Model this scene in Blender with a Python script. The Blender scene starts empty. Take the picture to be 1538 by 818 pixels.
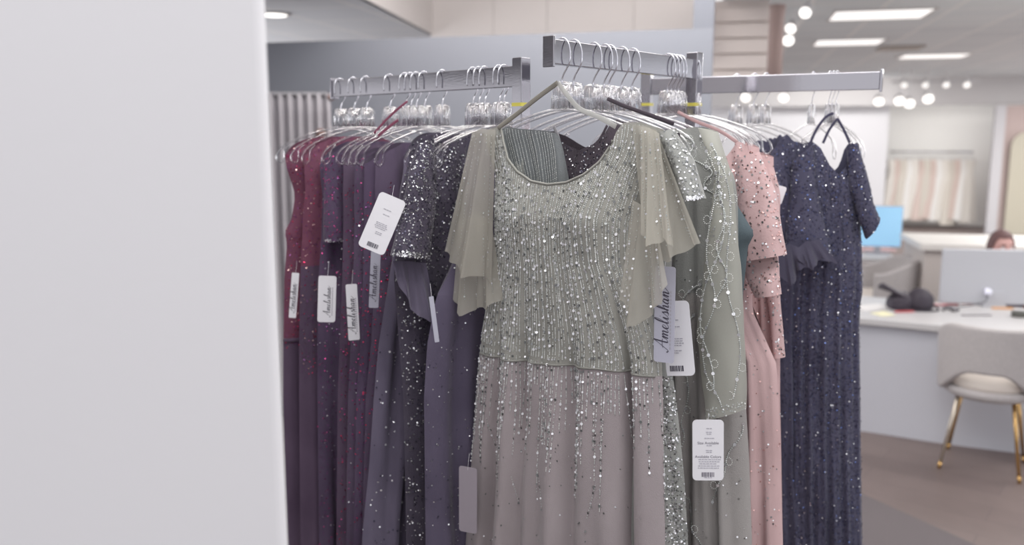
import bpy, math, random
from mathutils import Vector, Matrix, noise
random.seed(7)
PI = math.pi
sc = bpy.context.scene
C = sc.collection

# ------------------------------------------------------------------ camera
F = 1300.0
PITCH = math.radians(8.9)
CAM = Vector((0, 0, 1.75))
cp, sp = math.cos(PITCH), math.sin(PITCH)
cd = bpy.data.cameras.new('camera'); cam = bpy.data.objects.new('camera', cd); C.objects.link(cam)
cam.location = CAM; cam.rotation_euler = (PI / 2 - PITCH, 0, 0)
cd.sensor_width = 36.0; cd.lens = 36.0 * F / 1538.0
cd.clip_start = 0.05; cd.clip_end = 100
cd.dof.use_dof = True; cd.dof.focus_distance = 1.66; cd.dof.aperture_fstop = 2.4
sc.camera = cam

def ray(px, py):
    u = (px - 769) / F; v = (409 - py) / F
    return Vector((u, cp + v * sp, -sp + v * cp))
def at(px, py, Y):
    d = ray(px, py); return CAM + d * (Y / d.y)
def on_z(px, py, z):
    d = ray(px, py); return CAM + d * ((z - CAM.z) / d.z)
def on_plane(px, py, p, n):
    d = ray(px, py); return CAM + d * ((p - CAM).dot(n) / d.dot(n))

# ------------------------------------------------------------------ materials
def lin(c):
    c = c / 255.0
    return c / 12.92 if c <= 0.04045 else ((c + 0.055) / 1.055) ** 2.4
def rgb(c): return (lin(c[0]), lin(c[1]), lin(c[2]), 1)
MATS = {}
def mat(name, c, rough=0.6, metal=0.0, bump=0.0, bscale=200.0, var=0.0, vscale=8.0, emit=0.0, trans=0.0, ior=1.45,
        alpha=1.0, sheen=0.0, coat=0.0, spec=0.5, stretch=(1, 1, 1)):
    if name in MATS: return MATS[name]
    m = bpy.data.materials.new(name); m.use_nodes = True
    nt = m.node_tree; b = nt.nodes['Principled BSDF']
    b.inputs['Base Color'].default_value = rgb(c)
    b.inputs['Roughness'].default_value = rough
    b.inputs['Metallic'].default_value = metal
    b.inputs['Specular IOR Level'].default_value = spec
    b.inputs['IOR'].default_value = ior
    b.inputs['Transmission Weight'].default_value = trans
    b.inputs['Alpha'].default_value = alpha
    b.inputs['Sheen Weight'].default_value = sheen
    b.inputs['Coat Weight'].default_value = coat
    if emit:
        b.inputs['Emission Color'].default_value = rgb(c); b.inputs['Emission Strength'].default_value = emit
    tc = nt.nodes.new('ShaderNodeTexCoord'); mp = nt.nodes.new('ShaderNodeMapping')
    mp.inputs['Scale'].default_value = stretch
    nt.links.new(tc.outputs['Object'], mp.inputs['Vector'])
    if var:
        n = nt.nodes.new('ShaderNodeTexNoise'); n.inputs['Scale'].default_value = vscale; n.inputs['Detail'].default_value = 4
        nt.links.new(mp.outputs[0], n.inputs['Vector'])
        r = nt.nodes.new('ShaderNodeValToRGB')
        a = rgb([max(0, x - var) for x in c]); d = rgb([min(255, x + var) for x in c])
        r.color_ramp.elements[0].color = a; r.color_ramp.elements[0].position = .3
        r.color_ramp.elements[1].color = d; r.color_ramp.elements[1].position = .7
        nt.links.new(n.outputs['Fac'], r.inputs['Fac']); nt.links.new(r.outputs['Color'], b.inputs['Base Color'])
    if bump:
        n = nt.nodes.new('ShaderNodeTexNoise'); n.inputs['Scale'].default_value = bscale; n.inputs['Detail'].default_value = 3
        nt.links.new(mp.outputs[0], n.inputs['Vector'])
        bp = nt.nodes.new('ShaderNodeBump'); bp.inputs['Strength'].default_value = bump; bp.inputs['Distance'].default_value = 0.004
        nt.links.new(n.outputs['Fac'], bp.inputs['Height']); nt.links.new(bp.outputs['Normal'], b.inputs['Normal'])
    MATS[name] = m
    return m
def clear_mat(name, c=(248, 248, 252), mix=0.55):
    """clear moulded plastic: part straight-through, part refracting and glossy"""
    m = bpy.data.materials.new(name); m.use_nodes = True; nt = m.node_tree
    b = nt.nodes['Principled BSDF']; b.inputs['Base Color'].default_value = rgb(c)
    b.inputs['Transmission Weight'].default_value = 1; b.inputs['Roughness'].default_value = .06; b.inputs['IOR'].default_value = 1.4
    t = nt.nodes.new('ShaderNodeBsdfTransparent'); x = nt.nodes.new('ShaderNodeMixShader'); x.inputs[0].default_value = mix
    n = nt.nodes.new('ShaderNodeTexNoise'); n.inputs['Scale'].default_value = 30
    bp = nt.nodes.new('ShaderNodeBump'); bp.inputs['Strength'].default_value = .15; bp.inputs['Distance'].default_value = .01
    nt.links.new(n.outputs['Fac'], bp.inputs['Height']); nt.links.new(bp.outputs['Normal'], b.inputs['Normal'])
    o = nt.nodes['Material Output']
    nt.links.new(b.outputs[0], x.inputs[1]); nt.links.new(t.outputs[0], x.inputs[2]); nt.links.new(x.outputs[0], o.inputs['Surface'])
    return m
def sheer_mat(name, c, opac):
    """tulle: a translucent cloth that lets part of what lies behind show"""
    m = bpy.data.materials.new(name); m.use_nodes = True; nt = m.node_tree
    b = nt.nodes['Principled BSDF']; b.inputs['Base Color'].default_value = rgb(c); b.inputs['Roughness'].default_value = .8
    tl = nt.nodes.new('ShaderNodeBsdfTranslucent'); tl.inputs['Color'].default_value = rgb(c)
    x1 = nt.nodes.new('ShaderNodeMixShader'); x1.inputs[0].default_value = .35
    t = nt.nodes.new('ShaderNodeBsdfTransparent'); x = nt.nodes.new('ShaderNodeMixShader')
    tx = nt.nodes.new('ShaderNodeTexNoise'); tx.inputs['Scale'].default_value = 260
    mr = nt.nodes.new('ShaderNodeMapRange'); mr.inputs[3].default_value = max(0, opac - .1); mr.inputs[4].default_value = min(1, opac + .1)
    nt.links.new(tx.outputs['Fac'], mr.inputs[0]); nt.links.new(mr.outputs[0], x.inputs[0])
    o = nt.nodes['Material Output']
    nt.links.new(b.outputs[0], x1.inputs[1]); nt.links.new(tl.outputs[0], x1.inputs[2])
    nt.links.new(t.outputs[0], x.inputs[1]); nt.links.new(x1.outputs[0], x.inputs[2]); nt.links.new(x.outputs[0], o.inputs['Surface'])
    return m

# ------------------------------------------------------------------ mesh building
class MB:
    def __init__(s): s.v = []; s.f = []; s.m = []
    def add(s, vs, fs, mi=0):
        o = len(s.v); s.v += [tuple(v) for v in vs]
        for f in fs: s.f.append([i + o for i in f]); s.m.append(mi)
    def box(s, c, size, mi=0, R=None):
        x, y, z = size[0] / 2, size[1] / 2, size[2] / 2
        vs = [Vector((a * x, b * y, d * z)) for a in (-1, 1) for b in (-1, 1) for d in (-1, 1)]
        if R is not None: vs = [R @ v for v in vs]
        c = Vector(c)
        s.add([v + c for v in vs], [(0, 1, 3, 2), (4, 6, 7, 5), (0, 4, 5, 1), (2, 3, 7, 6), (0, 2, 6, 4), (1, 5, 7, 3)], mi)
    def grid(s, fn, nu, nv, mi=0, closed=False):
        vs = [fn(i / nu, j / nv) for j in range(nv + 1) for i in range(nu + (0 if closed else 1))]
        w = nu if closed else nu + 1
        fs = []
        for j in range(nv):
            for i in range(nu):
                a = j * w + i; b = j * w + (i + 1) % w
                fs.append((a, b, b + w, a + w))
        s.add(vs, fs, mi)
    def tube(s, pts, r, n=8, mi=0, flat=1.0, up=None, cap=True):
        pts = [Vector(p) for p in pts]; rings = []
        for i, p in enumerate(pts):
            t = (pts[min(i + 1, len(pts) - 1)] - pts[max(i - 1, 0)]).normalized()
            u = Vector(up) if up is not None else (Vector((0, 0, 1)) if abs(t.z) < .9 else Vector((1, 0, 0)))
            a = t.cross(u).normalized(); b = a.cross(t).normalized()
            rr = r[i] if isinstance(r, (list, tuple)) else r
            rings.append([p + a * (math.cos(2 * PI * k / n) * rr * flat) + b * (math.sin(2 * PI * k / n) * rr) for k in range(n)])
        vs = [v for q in rings for v in q]; fs = []
        for i in range(len(pts) - 1):
            for k in range(n):
                k2 = (k + 1) % n
                fs.append((i * n + k, i * n + k2, (i + 1) * n + k2, (i + 1) * n + k))
        if cap: fs.append(tuple(range(n))[::-1]); fs.append(tuple((len(pts) - 1) * n + k for k in range(n)))
        s.add(vs, fs, mi)
    def prism(s, poly, y0, y1, mi=0, axis='y'):
        """poly in (x,z), extruded along y"""
        n = len(poly)
        if axis == 'y': vs = [(p[0], y0, p[1]) for p in poly] + [(p[0], y1, p[1]) for p in poly]
        else: vs = [(p[0], p[1], y0) for p in poly] + [(p[0], p[1], y1) for p in poly]
        fs = [tuple(range(n)), tuple(range(2 * n - 1, n - 1, -1))] + [(i, i + n, (i + 1) % n + n, (i + 1) % n) for i in range(n)]
        s.add(vs, fs, mi)
    def lathe(s, prof, n=24, c=(0, 0, 0), mi=0, R=None):
        vs = []; c = Vector(c)
        for r, z in prof:
            for k in range(n):
                v = Vector((r * math.cos(2 * PI * k / n), r * math.sin(2 * PI * k / n), z))
                vs.append((R @ v if R is not None else v) + c)
        fs = [(i * n + k, i * n + (k + 1) % n, (i + 1) * n + (k + 1) % n, (i + 1) * n + k) for i in range(len(prof) - 1) for k in range(n)]
        fs += [tuple(range(n))[::-1], tuple((len(prof) - 1) * n + k for k in range(n))]
        s.add(vs, fs, mi)
    def build(s, name, mats, parent=None, smooth=False, bevel=0, solid=0, sub=0, kind=None, label=None):
        me = bpy.data.meshes.new(name); me.from_pydata(s.v, [], s.f)
        if not isinstance(mats, (list, tuple)): mats = [mats]
        for m in mats: me.materials.append(m)
        if len(mats) > 1: me.polygons.foreach_set('material_index', s.m)
        if smooth: me.polygons.foreach_set('use_smooth', [True] * len(me.polygons))
        me.update(); me.validate()
        o = bpy.data.objects.new(name, me); C.objects.link(o)
        if parent is not None: o.parent = parent
        if solid:
            md = o.modifiers.new('solid', 'SOLIDIFY'); md.thickness = solid; md.offset = 0
        if bevel:
            md = o.modifiers.new('bevel', 'BEVEL'); md.width = bevel; md.segments = 3; md.limit_method = 'ANGLE'
        if sub:
            md = o.modifiers.new('sub', 'SUBSURF'); md.levels = sub; md.render_levels = sub
        if kind: o['kind'] = kind
        if label: o['label'] = label
        return o
def tag(o, label, cat, group=None, kind=None):
    o['label'] = label; o['category'] = cat
    if group: o['group'] = group
    if kind: o['kind'] = kind
    return o
def thing(name, label, cat, loc=(0, 0, 0), rz=0, group=None):
    o = bpy.data.objects.new(name, None); C.objects.link(o); o.empty_display_size = .05
    o.location = loc; o.rotation_euler = (0, 0, rz)
    return tag(o, label, cat, group)
def copy_tree(o, parent=None):
    c = o.copy(); C.objects.link(c)
    if parent is not None: c.parent = parent
    for ch in list(o.children): copy_tree(ch, c)
    return c
def struct(mb, name, m, label, **k):
    o = mb.build(name, m, **k); o['kind'] = 'structure'; o['label'] = label; o['category'] = name.split('_')[0]
    return o
def itp(tab, z):
    """tab sorted ascending in first entry"""
    if z <= tab[0][0]: return tab[0][1]
    for (a, p), (b, q) in zip(tab, tab[1:]):
        if z <= b:
            t = (z - a) / (b - a) if b > a else 0
            return p + (q - p) * t
    return tab[-1][1]
def smooth01(t): t = max(0, min(1, t)); return t * t * (3 - 2 * t)
def along(pts, t):
    pts = [Vector(p) for p in pts]
    L = [0]
    for a, b in zip(pts, pts[1:]): L.append(L[-1] + (b - a).length)
    d = t * L[-1]
    for i in range(len(pts) - 1):
        if d <= L[i + 1] or i == len(pts) - 2:
            k = (d - L[i]) / max(1e-9, L[i + 1] - L[i]); return pts[i].lerp(pts[i + 1], k)
def crom(pts, n=8):
    pts = [Vector(p) for p in pts]; out = []
    for i in range(len(pts) - 1):
        p0 = pts[max(i - 1, 0)]; p1 = pts[i]; p2 = pts[i + 1]; p3 = pts[min(i + 2, len(pts) - 1)]
        for k in range(n):
            t = k / n
            out.append(0.5 * ((2 * p1) + (p2 - p0) * t + (2 * p0 - 5 * p1 + 4 * p2 - p3) * t * t + (3 * p1 - p0 - 3 * p2 + p3) * t ** 3))
    out.append(pts[-1]); return out

# palette -----------------------------------------------------------
WALLW = mat('painted_plaster', (231, 230, 233), .8, bump=.03, bscale=60)
GREYW = mat('grey_blue_plaster', (144, 147, 156), .8, bump=.03, bscale=60)
CHROME = mat('brushed_chrome', (172, 170, 176), .09, 1.0, bump=.015, bscale=90, stretch=(1, 1, 6))
WIRE = mat('chrome_wire', (215, 215, 222), .18, 1.0)
CLEAR = clear_mat('clear_plastic')
SILV = mat('sequin_silver', (240, 240, 244), .3, .75)
SILV2 = mat('sequin_grey', (150, 152, 152), .3, .8)
SILV3 = mat('sequin_smoke', (110, 112, 112), .3, .7)
BEAD = mat('glass_bead', (216, 218, 216), .25, .1)
BEADG = mat('grey_bead', (176, 180, 178), .3, .1)
CARD = mat('tag_card_white', (226, 225, 230), .6)
CARDG = mat('tag_card_lavender', (178, 178, 192), .6)
INK = mat('tag_ink', (70, 66, 80), .7)
INKL = mat('tag_ink_pale', (168, 166, 176), .7)

# ------------------------------------------------------------------ rack
A0 = at(783, 114, 1.98); A1 = at(503, 134, 2.5)
B0 = at(1043, 104, 2.15); B1 = at(826, 78, 1.70)
R0 = at(972, 130, 2.56); R1 = at(1322, 121.5, 2.28)
for p, q in ((A0, A1), (B0, B1), (R0, R1)):
    z = (p.z + q.z) / 2; p.z = z; q.z = z
TH, TW = .046, .018
rack = thing('clothing_rack', 'chrome clothing rack with flat rectangular arms holding the gowns', 'clothing rack', ((A0.x + B0.x + R0.x) / 3, (A0.y + B0.y + R0.y) / 3, 0))
def rk(p): return Vector(p) - rack.location
def bar(mb, p, q, w, h, mi=0):
    p = Vector(p); q = Vector(q); d = q - p; a = math.atan2(d.y, d.x)
    R = Matrix.Rotation(a, 3, 'Z')
    mb.box((p + q) / 2, (d.length, w, h), mi, R)
YEL = mat('yellow_limit_mark', (205, 195, 90), .5)
for p, q, py in ((A0, A1, 158), (B0, B1, 147), (R0, R1, 152)):
    m = MB(); bar(m, rk(p), rk(q), TW, TH)
    arm = m.build('arm', CHROME, rack, bevel=.0015)
    d = (q - p).normalized()
    m = MB(); a = math.atan2(d.y, d.x)
    m.box(rk(q) + d * .003, (.006, TW + .008, TH + .012), 0, Matrix.Rotation(a, 3, 'Z'))
    m.build('end_plate', CHROME, arm, bevel=.001)
    m = MB(); zt = p.z + .04
    m.box((rk(p).x, rk(p).y, (zt + 1.60) / 2), (.030, .030, zt - 1.60), 0, Matrix.Rotation(a, 3, 'Z'))
    po = m.build('upright', CHROME, rack, bevel=.002)
    m = MB(); m.box((rk(p).x, rk(p).y, .84), (.036, .036, 1.62), 0, Matrix.Rotation(a, 3, 'Z'))
    m.build('sleeve_tube', CHROME, po, bevel=.002)
    m = MB(); m.box((rk(p).x, rk(p).y, at(783, 157, p.y).z), (.0306, .0306, .008), 0, Matrix.Rotation(a, 3, 'Z'))
    m.build('limit_mark', YEL, po, label='yellow limit mark')
m = MB()
for p, q in ((A0, B0), (B0, R0), (R0, A0)):
    a = rk(p); b = rk(q); a.z = b.z = .03; bar(m, a, b, .04, .03)
m.build('base', CHROME, rack, bevel=.002)

# ------------------------------------------------------------------ hangers
def hanger_proto():
    t = thing('clothes_hanger', '', 'hanger')
    m = MB()
    pts = crom([(-.018, 0, -.038), (-.0185, 0, -.016), (-.0125, 0, -.001), (0, 0, .0052), (.0125, 0, -.001), (.019, 0, -.018), (.0175, 0, -.042),
                (.005, 0, -.062), (0, 0, -.074), (0, 0, -.085)], 5)
    m.tube(pts, .0017, 7, up=(0, 1, 0))
    m.build('hook', WIRE, t, smooth=True)
    m = MB()
    for sg in (-1, 1):      # boxy clear neck frame, then sloping arms with looped ends
        m.tube([(sg * .004, 0, -.080), (sg * .017, 0, -.082), (sg * .021, 0, -.092), (sg * .023, 0, -.130)], .0042, 6, up=(0, 1, 0), flat=.8)
        m.tube([(sg * .008, 0, -.084), (sg * .009, 0, -.130)], .0026, 6, up=(0, 1, 0), flat=.8)
        pts = crom([(sg * .0, 0, -.131), (sg * .03, 0, -.133), (sg * .07, 0, -.141), (sg * .12, 0, -.155), (sg * .17, 0, -.174), (sg * .197, 0, -.192), (sg * .206, 0, -.212),
                    (sg * .196, 0, -.224), (sg * .184, 0, -.214), (sg * .181, 0, -.192), (sg * .168, 0, -.178)], 6)
        m.tube(pts, .0042, 8, up=(0, 1, 0), flat=.7)
    m.prism([(-.02, -.081), (.02, -.081), (.024, -.13), (-.024, -.13)], -.0012, .0012)
    m.build('body', CLEAR, t, smooth=True, label='clear plastic hanger body with looped ends')
    return t
HP = hanger_proto(); HP_used = [False]
def rail_point(p, q, px):
    """point on the top of a rail whose image column is px"""
    best = None
    for k in range(401):
        w = p.lerp(q, k / 400); c = w - CAM
        X = 769 + F * c.x / (c.y * cp - c.z * sp)
        if best is None or abs(X - px) < best[0]: best = (abs(X - px), w)
    w = best[1].copy(); w.z += TH / 2; return w
def hang(loc, rz, label, group):
    if not HP_used[0]: o = HP; HP_used[0] = True
    else: o = copy_tree(HP)
    o.location = loc; o.rotation_euler = (random.uniform(-.02, .02), 0, rz)
    tag(o, label, 'hanger', group); return o
ORD = ['outermost', 'second', 'third', 'fourth', 'fifth', 'sixth', 'seventh', 'eighth', 'ninth', 'tenth', 'eleventh', 'twelfth', 'thirteenth', 'fourteenth']
ang = lambda p, q: math.atan2(q.y - p.y, q.x - p.x)
RZL = ang(A1, A0) + PI / 2          # left arm: hangers across the arm
RZF = ang(B1, B0) - PI / 2
HL = [511, 531, 550, 585, 608, 616, 625, 637, 664, 710, 719, 728, 749, 757]
HF = [844, 862, 892, 908, 915, 934, 950, 1003, 1009, 1015, 1020, 1041]
HR = [1107, 1133, 1151, 1221, 1246, 1252, 1257]
PL = {}; PF = {}; PR = {}
for i, h in enumerate(HL):
    PL[h] = rail_point(A0, A1, h)
    hang(PL[h], RZL + random.uniform(-.06, .06), 'clear plastic hanger, %s from the free end of the left rail arm' % ORD[i], 'hangers on the left rail arm')
for i, h in enumerate(HF):
    PF[h] = rail_point(B0, B1, h)
    hang(PF[h], RZF + random.uniform(-.03, .03), 'clear plastic hanger, %s from the end plate of the middle rail arm' % ORD[i], 'hangers on the middle rail arm')
RZR = {1107: -.12, 1133: -.02, 1151: .04, 1221: .25, 1246: .1, 1252: -.08, 1257: -.08}
for i, h in enumerate(HR):
    PR[h] = rail_point(R0, R1, h)
    hh_ = hang(PR[h], RZR[h], 'clear plastic hanger, %s counted from the post along the right rail arm' % (['first'] + ORD[1:])[i], 'hangers on the right rail arm')
    hh_.scale = ({1107: .8, 1133: .72, 1151: .66}.get(h, .40), 1, 1)

# ------------------------------------------------------------------ gowns
class Frame:
    def __init__(s, loc, rz):
        s.loc = Vector(loc); s.rz = rz; s.R = Matrix.Rotation(rz, 3, 'Z'); s.Ri = s.R.transposed(); s.ny = s.R @ Vector((0, 1, 0))
    def px(s, x, y, off=0.0):
        return s.Ri @ (on_plane(x, y, s.loc + s.ny * off, s.ny) - s.loc)
class Body:
    """front or back of a hanging gown; local x across, y depth, z up from the rail"""
    def __init__(s, fr, left, right, top, zb, D, A, nf, seed=0, off=-.03, mirror=False, wr=.004, sharp=False):
        g = lambda pts: [fr.px(x, y, off) for x, y in pts]
        Lp = g(left)
        s.L = sorted([(p.z, p.x) for p in Lp])
        s.Rr = sorted([(z, -x) for z, x in s.L]) if mirror else sorted([(p.z, p.x) for p in g(right)])
        tp = g(top)
        if mirror: tp = tp + [Vector((-p.x, 0, p.z)) for p in reversed(tp)]
        s.top = sorted([(p.x, p.z) for p in tp])
        s.zb = zb; s.D = sorted(D); s.A = sorted(A); s.nf = nf; s.seed = seed; s.wr = wr; s.sharp = sharp
        rnd = random.Random(seed); s.ph = [rnd.random() for _ in range(6)]
    def ztop(s, q):
        x0 = s.top[0][0]; x1 = s.top[-1][0]; return itp(s.top, x0 + (x1 - x0) * q)
    def pos(s, q, z, side=-1):
        x0 = s.top[0][0]; x1 = s.top[-1][0]
        xt = x0 + (x1 - x0) * q; zt = itp(s.top, xt); z = min(z, zt)
        l = itp(s.L, z); r = itp(s.Rr, z)
        w = 1 - smooth01((zt - z) / .10)
        x = xt * w + (l + (r - l) * q) * (1 - w)
        c = 2 * q - 1
        pr = math.sqrt(max(0, 1 - abs(c) ** 2.4)); pe = max(0, 1 - abs(c) ** 6)
        a = itp(s.A, z)
        p = s.ph
        w1 = 2 * PI * (s.nf * (q + .03 * math.sin(z * 5 + p[3] * 6)) + p[0])
        f = math.sin(w1)
        if s.sharp: f = 1 - 2 * abs(math.sin(w1 / 2)) ** .7
        f = .6 * f + .4 * math.sin(2 * PI * (s.nf * 1.73 * q + p[1] + .12 * z))
        d = itp(s.D, z) * pr + a * pe * f
        d += s.wr * pe * noise.noise(Vector((x * 14 + s.seed * 7, z * 6, side * 3)))
        for q0, dp, wd in s.crease:
            if side < 0: d -= dp * smooth01((-.40 - z) / .35) * math.exp(-((q - q0) / wd) ** 2)
        if side < 0 and s.bust:
            for bx in (-.072, .085): d += s.bust * math.exp(-((x - bx) / .055) ** 2 - ((z + .335) / .07) ** 2)
        return Vector((x, side * d, z))
    bust = 0; crease = ()
    def panel(s, mb, z0, z1, nu=60, nv=60, side=-1, mi=0):
        """z0 None = from the neckline"""
        def fn(u, v):
            a = s.ztop(u) if z0 is None else (z0(u) if callable(z0) else z0)
            e = z1(u) if callable(z1) else z1
            return s.pos(u, a + (e - a) * v, side)
        mb.grid(fn, nu, nv, mi)
def nrm(fn, u, v):
    e = .004
    a = fn(min(1, u + e), v) - fn(max(0, u - e), v); b = fn(u, min(1, v + e)) - fn(u, max(0, v - e))
    n = a.cross(b)
    if n.length < 1e-12: return Vector((0, -1, 0))
    n.normalize()
    return n if n.y < 0 else -n
def disc(mb, p, n, r, mi, k=6, tilt=.35):
    n = (n + Vector((random.uniform(-1, 1), random.uniform(-1, 1), random.uniform(-1, 1))) * tilt).normalized()
    a = n.cross(Vector((0, 0, 1)))
    if a.length < 1e-3: a = Vector((1, 0, 0))
    a.normalize(); b = n.cross(a)
    mb.add([p + n * .0012 + (a * math.cos(2 * PI * i / k) + b * math.sin(2 * PI * i / k)) * r for i in range(k)], [tuple(range(k))], mi)
OCT = [(0, 2, 4), (2, 1, 4), (1, 3, 4), (3, 0, 4), (2, 0, 5), (1, 2, 5), (3, 1, 5), (0, 3, 5)]
def bead(mb, p, r, mi, ln=1.0):
    x, y, z = p
    mb.add([(x + r, y, z), (x - r, y, z), (x, y + r, z), (x, y - r, z), (x, y, z + r * ln), (x, y, z - r * ln)], OCT, mi)
def scatter(mb, fn, n, r, weights, dens=None, tilt=.4, un=(0, 1), vn=(0, 1), k=6):
    mis = list(range(len(weights)))
    for _ in range(n):
        u = random.uniform(*un); v = random.uniform(*vn)
        if dens and random.random() > dens(u, v): continue
        disc(mb, fn(u, v), nrm(fn, u, v), random.uniform(r * .7, r * 1.25), random.choices(mis, weights)[0], k, tilt)
def fabric(name, c, bump=.35, var=7, bs=900, vs=14, rough=.75, sheen=.15, spec=.25):
    return mat(name, c, rough, bump=bump, bscale=bs, var=var, vscale=vs, sheen=sheen, spec=spec, stretch=(1, 1, .45))
class Tube:
    """sleeve: closed tube between two pixel edges"""
    def __init__(s, fr, le, ri, dep, off=-.03, wr=.006, seed=0):
        s.l = [fr.px(x, y, off) for x, y in le]; s.r = [fr.px(x, y, off) for x, y in ri]
        s.dep = dep; s.off = off; s.wr = wr; s.seed = seed
    def fn(s, u, v):
        a = along(s.l, v); b = along(s.r, v); c = (a + b) / 2; h = (b - a) / 2
        th = 2 * PI * u
        p = c + h * (-math.cos(th)); y = s.off - s.dep * math.sin(th) * (.5 + .5 * v)
        y += s.wr * noise.noise(Vector((p.x * 22 + s.seed, p.z * 12, u * 4)))
        return Vector((p.x, y, p.z))
    def front(s, u, v): return s.fn(u * .5, v)
    def mesh(s, mb, nu=28, nv=26, mi=0): mb.grid(lambda u, v: s.fn(u, v), nu, nv, mi, closed=True)
class Sheet:
    """ruffle: cloth hanging from curve A to curve B, waving more and more toward B"""
    def __init__(s, fr, A, B, off0, off1, amp, nw, ph=0, hem=.006):
        s.A = [fr.px(x, y, off0) for x, y in A]; s.B = [fr.px(x, y, off1) for x, y in B]
        s.o0 = off0; s.o1 = off1; s.amp = amp; s.nw = nw; s.ph = ph; s.hem = hem
    def fn(s, u, v):
        a = along(s.A, u); b = along(s.B, u); p = a.lerp(b, v)
        w = math.sin(2 * PI * (s.nw * u + s.ph)) + .22 * math.sin(2 * PI * (s.nw * 4.3 * u + s.ph) + v); w2 = math.sin(2 * PI * (s.nw * 1.9 * u + s.ph * 2.3))
        y = s.o0 + (s.o1 - s.o0) * v + s.amp * v * (.7 * w + .3 * w2)
        return Vector((p.x + s.amp * .35 * v * w2, y, p.z + s.hem * v * w - .03 * math.sin(PI * u) * 0))
    def mesh(s, mb, nu=36, nv=22, mi=0): mb.grid(s.fn, nu, nv, mi)
def gown(fr, name, label, group, cat='gown'):
    return thing(name, label, cat, fr.loc, fr.rz, group)
def loop_ribbon(root, fr, pts, m, w=.005, off=-.02, name='hanging_loop'):
    q = [fr.px(x, y, off) for x, y in pts]
    for p in q: p.y = off
    b = MB(); b.tube(crom(q, 6), w * .25, 8, flat=4, up=(0, 1, 0)); b.build(name, m, root, smooth=True)
ZB = -1.72
GF, GL, GR = 'gowns on the middle rail arm', 'gowns on the left rail arm', 'gowns on the right rail arm'

# ---- the sage gown in front ----------------------------------------
SAGE = fabric('sage_tulle_bodice', (148, 147, 141)); SKIRT = fabric('mauve_grey_skirt_cloth', (156, 147, 149), var=4)
SHEER = sheer_mat('sheer_sage_tulle', (186, 182, 172), .66)
SAGED = fabric('sage_lining', (128, 132, 134))
fr = Frame(PF[844], RZF)
g1 = gown(fr, 'evening_gown', 'sage beaded gown with flutter sleeves at the front of the rack', GF)
b1 = Body(fr,
    left=[(716, 190), (728, 215), (733, 260), (734, 320), (733, 390), (722, 450), (713, 500), (709, 540), (704, 600), (698, 680), (693, 760), (689, 818), (680, 1000), (672, 1150)],
    right=[(985, 190), (978, 215), (962, 260), (950, 330), (948, 400), (962, 460), (975, 510), (982, 550), (984, 620), (985, 700), (987, 818), (990, 1000), (992, 1150)],
    top=[(716, 198), (728, 193), (745, 189), (752, 212), (763, 238), (782, 258), (806, 271), (832, 276), (858, 273), (884, 262), (903, 243), (915, 220), (922, 196), (930, 184), (955, 183), (985, 194)],
    zb=ZB, D=[(-1.8, .06), (-1.0, .05), (-.60, .045), (-.45, .055), (-.34, .06), (-.2, .03), (-.12, .012)],
    A=[(-1.8, .026), (-1.0, .015), (-.66, .008), (-.58, .003), (-.4, .003), (-.1, .001)], nf=4.2, seed=3)
b1.bust = .010; b1.crease = [(.865, .040, .016), (.60, .014, .03), (.33, .016, .03), (.16, .014, .025)]
ZW = fr.px(838, 552, -.075).z
seam = lambda q: ZW - .024 * (1 - q) ** 2.2 - .004 * math.sin(q * 6)
m = MB(); b1.panel(m, None, seam, 110, 70, -1); m.build('bodice', SAGE, g1, smooth=True)
m = MB(); b1.panel(m, seam, ZB, 130, 70, -1); b1.panel(m, seam, ZB, 60, 50, 1); m.build('skirt', SKIRT, g1, smooth=True)
# back of the bodice: keyhole opening right of centre
bb = Body(fr, left=[(716, 190), (728, 215), (733, 260), (734, 320), (733, 390), (722, 450), (713, 500), (709, 540)],
    right=[(985, 190), (978, 215), (962, 260), (950, 330), (948, 400), (962, 460), (975, 510), (982, 550)],
    top=[(716, 198), (740, 190), (760, 193), (800, 196), (816, 200), (822, 235), (828, 275), (870, 290), (915, 280), (930, 210), (940, 188), (985, 194)],
    zb=ZB, D=[(-.60, .045), (-.34, .04), (-.12, .012)], A=[(-.6, .004), (-.1, .004)], nf=9, seed=5)
m = MB(); bb.panel(m, None, ZW, 70, 30, 1); m.build('bodice_back', SAGED, g1, smooth=True)
m = MB()
for i in range(18):
    q = .10 + .30 * i / 18
    zt = bb.ztop(q)
    for k in range(46):
        z = zt - .004 - k * .0035
        p = bb.pos(q + .004 * math.sin(k * .2), z, 1); p.y -= .003
        bead(m, p, .0011, 0 if (k + i) % 3 else 1, 1.5)
m.build('back_beading', [BEADG, BEAD], g1, kind='stuff')
# neckline binding and waist seam
m = MB(); m.tube([b1.pos(q, b1.ztop(q), -1) + Vector((0, -.001, 0)) for q in [.11 + .67 * i / 60 for i in range(61)]], .0024, 6); m.build('neckline_binding', SAGE, g1, smooth=True)
m = MB(); m.tube([b1.pos(q / 60, seam(q / 60), -1) + Vector((0, -.001, 0)) for q in range(1, 60)], .0022, 6); m.build('waist_seam', fabric('sage_seam', (132, 131, 126)), g1, smooth=True)
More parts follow.
